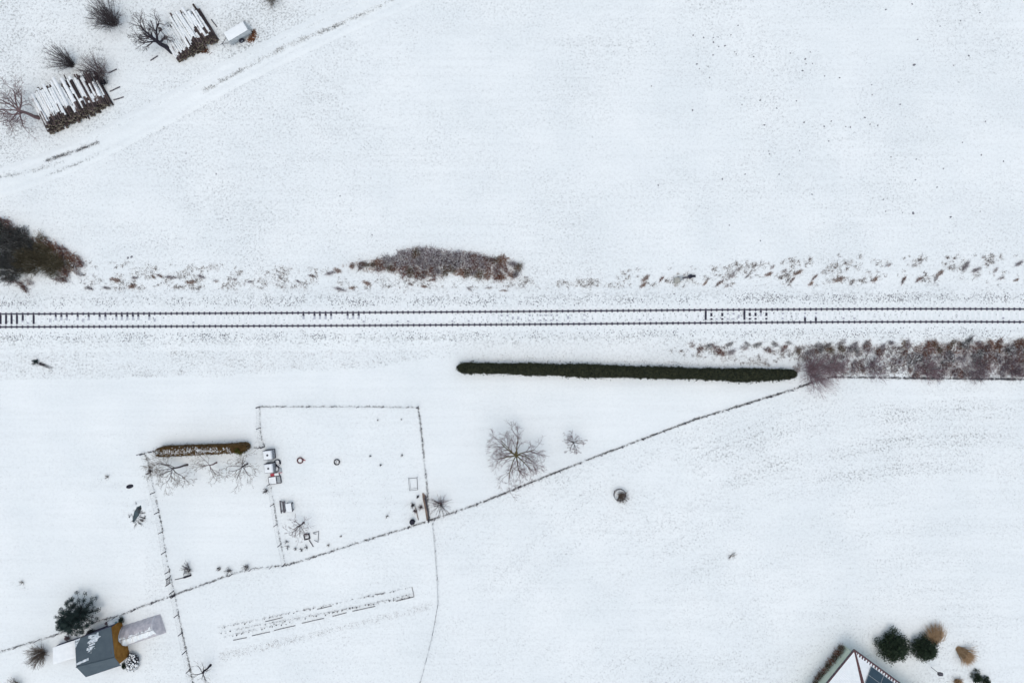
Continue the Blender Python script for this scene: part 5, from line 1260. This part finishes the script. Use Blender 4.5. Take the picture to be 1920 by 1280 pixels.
strip = [cv(*q_) for q_ in ((120, 700), (130, 640), (500, 570), (900, 480), (1500, 330), (1720, 260), (1740, 320), (1500, 380), (900, 520), (400, 650), (160, 720))]
weeds(strip, 700, (0, .2), 21, (.08, .2), nb=4, name='bed_weeds', label='specks of dead weeds in the dug strip below the vegetable bed', wid=.012, mats=MWEED, clump=False)
for k_, (ya, yb) in enumerate(((500, 232), (540, 212), (465, 158))):
    rut_strip([cv(120, ya), cv(1570, yb)], 330, .5, 40 + k_, ['thin dead leaves in the middle row of the vegetable bed', 'thin dead leaves in the lower row of the vegetable bed', 'thin dead leaves in the upper row of the vegetable bed'][k_], (.04, .12), MWEED, 3)
weeds([(1240, 880), (1400, 800), (1600, 765), (1930, 750), (1930, 900), (1700, 895), (1450, 905), (1330, 920)], 700, (.3, .2), 22, (.06, .15), nb=3, name='field_weeds', label='grass clumps in the mown arcs of the right field', wid=.014, mats=MGRS)
weeds([(-10, -10), (700, -10), (420, 115), (250, 215), (-10, 318)], 800, (.1, .2), 23, (.06, .17), nb=3, name='field_weeds', label='coarse grass clumps in the meadow around the wood piles', wid=.014, mats=MGRS)

# sunk dents of the upper snow field, their shade imitated by grey lumps
cl = [(265, 178, 1), (318, 190, 1), (366, 190, .8), (366, 213, 1.1), (390, 188, .7), (393, 235, .9), (424, 231, 1.1), (453, 178, .8), (489, 130, .9), (365, 277, .9), (284, 322, 1.1), (297, 345, .7), (340, 335, .8), (347, 390, .9), (473, 262, .7), (480, 272, .7), (568, 286, .9), (751, 268, .9), (825, 298, 1.2), (851, 262, .8), (829, 322, .8), (811, 356, 1.1), (861, 320, .7), (997, 391, 1), (922, 382, .8), (600, 503, 1.1), (510, 524, .8), (683, 543, .9), (781, 506, .9), (262, 552, 1), (622, 626, 1.1), (820, 613, 1.1), (920, 634, 1), (955, 608, .9), (1051, 637, 1), (1028, 635, .8), (1124, 589, 1.1), (1149, 623, .9), (1188, 629, .9), (1300, 523, 1), (1371, 325, 1.7), (1388, 199, .9), (1645, 279, 1.1), (1569, 327, .8), (1604, 104, .9), (1702, 63, .9), (1228, 50, 1), (1361, 22, 1), (1501, 132, .8), (643, 757, .7), (647, 771, .9), (797, 755, .8), (942, 707, .9), (1254, 785, .8), (1381, 797, .9), (1517, 844, .9), (1707, 775, 1), (1818, 807, .9), (1613, 713, .8), (1728, 608, .9), (412, 896, 1.1), (525, 872, .9), (695, 872, .9), (859, 973, .9), (91, 926, 1), (602, 1204, .9), (1365, 1066, 1.6), (1313, 1063, .7), (1554, 1085, 1.3), (1227, 1058, .8), (1702, 1057, .8), (1485, 937, .9), (1377, 900, .9), (447, 1127, .8), (57, 432, .8), (1216, 998, .9), (1157, 426, .8), (1160, 476, .8)]
dent0 = None
for (x, y, s_) in cl + [(-2542, 1285, 1.5), (-2560, 1290, 1.4), (-2120, 870, .9), (-2065, 1100, .8), (-1340, 1175, .9), (-1500, 980, .8)]:
    px, py = 1200 + x / 2.667, y / 2.667; b = P(px, py); b[2] = gz(b[0], b[1])
    if dent0 is None: mb = MB(); mb.blob((0, 0, .03), (.085, .105, .085), 5, 0, 8, 5, .3); dent0 = mb.build('dent_shade_lump', MDENT); o = dent0
    else: o = dent0.copy(); C.objects.link(o)
    o.location = [float(q_) for q_ in b]; o.rotation_euler = (0, 0, rng.uniform(0, 6.28)); o.scale = (s_ * .9, s_ * .9, s_ * .6)
    tag(o, 'small grey lump imitating a shaded dent in the snow of the upper field', 'snow dent', 'shaded snow dents in the upper field')

for k, v_ in BR.items():
    if first[k]:
        for c in KIDS[v_.name]: bpy.data.objects.remove(c)
        bpy.data.objects.remove(v_)
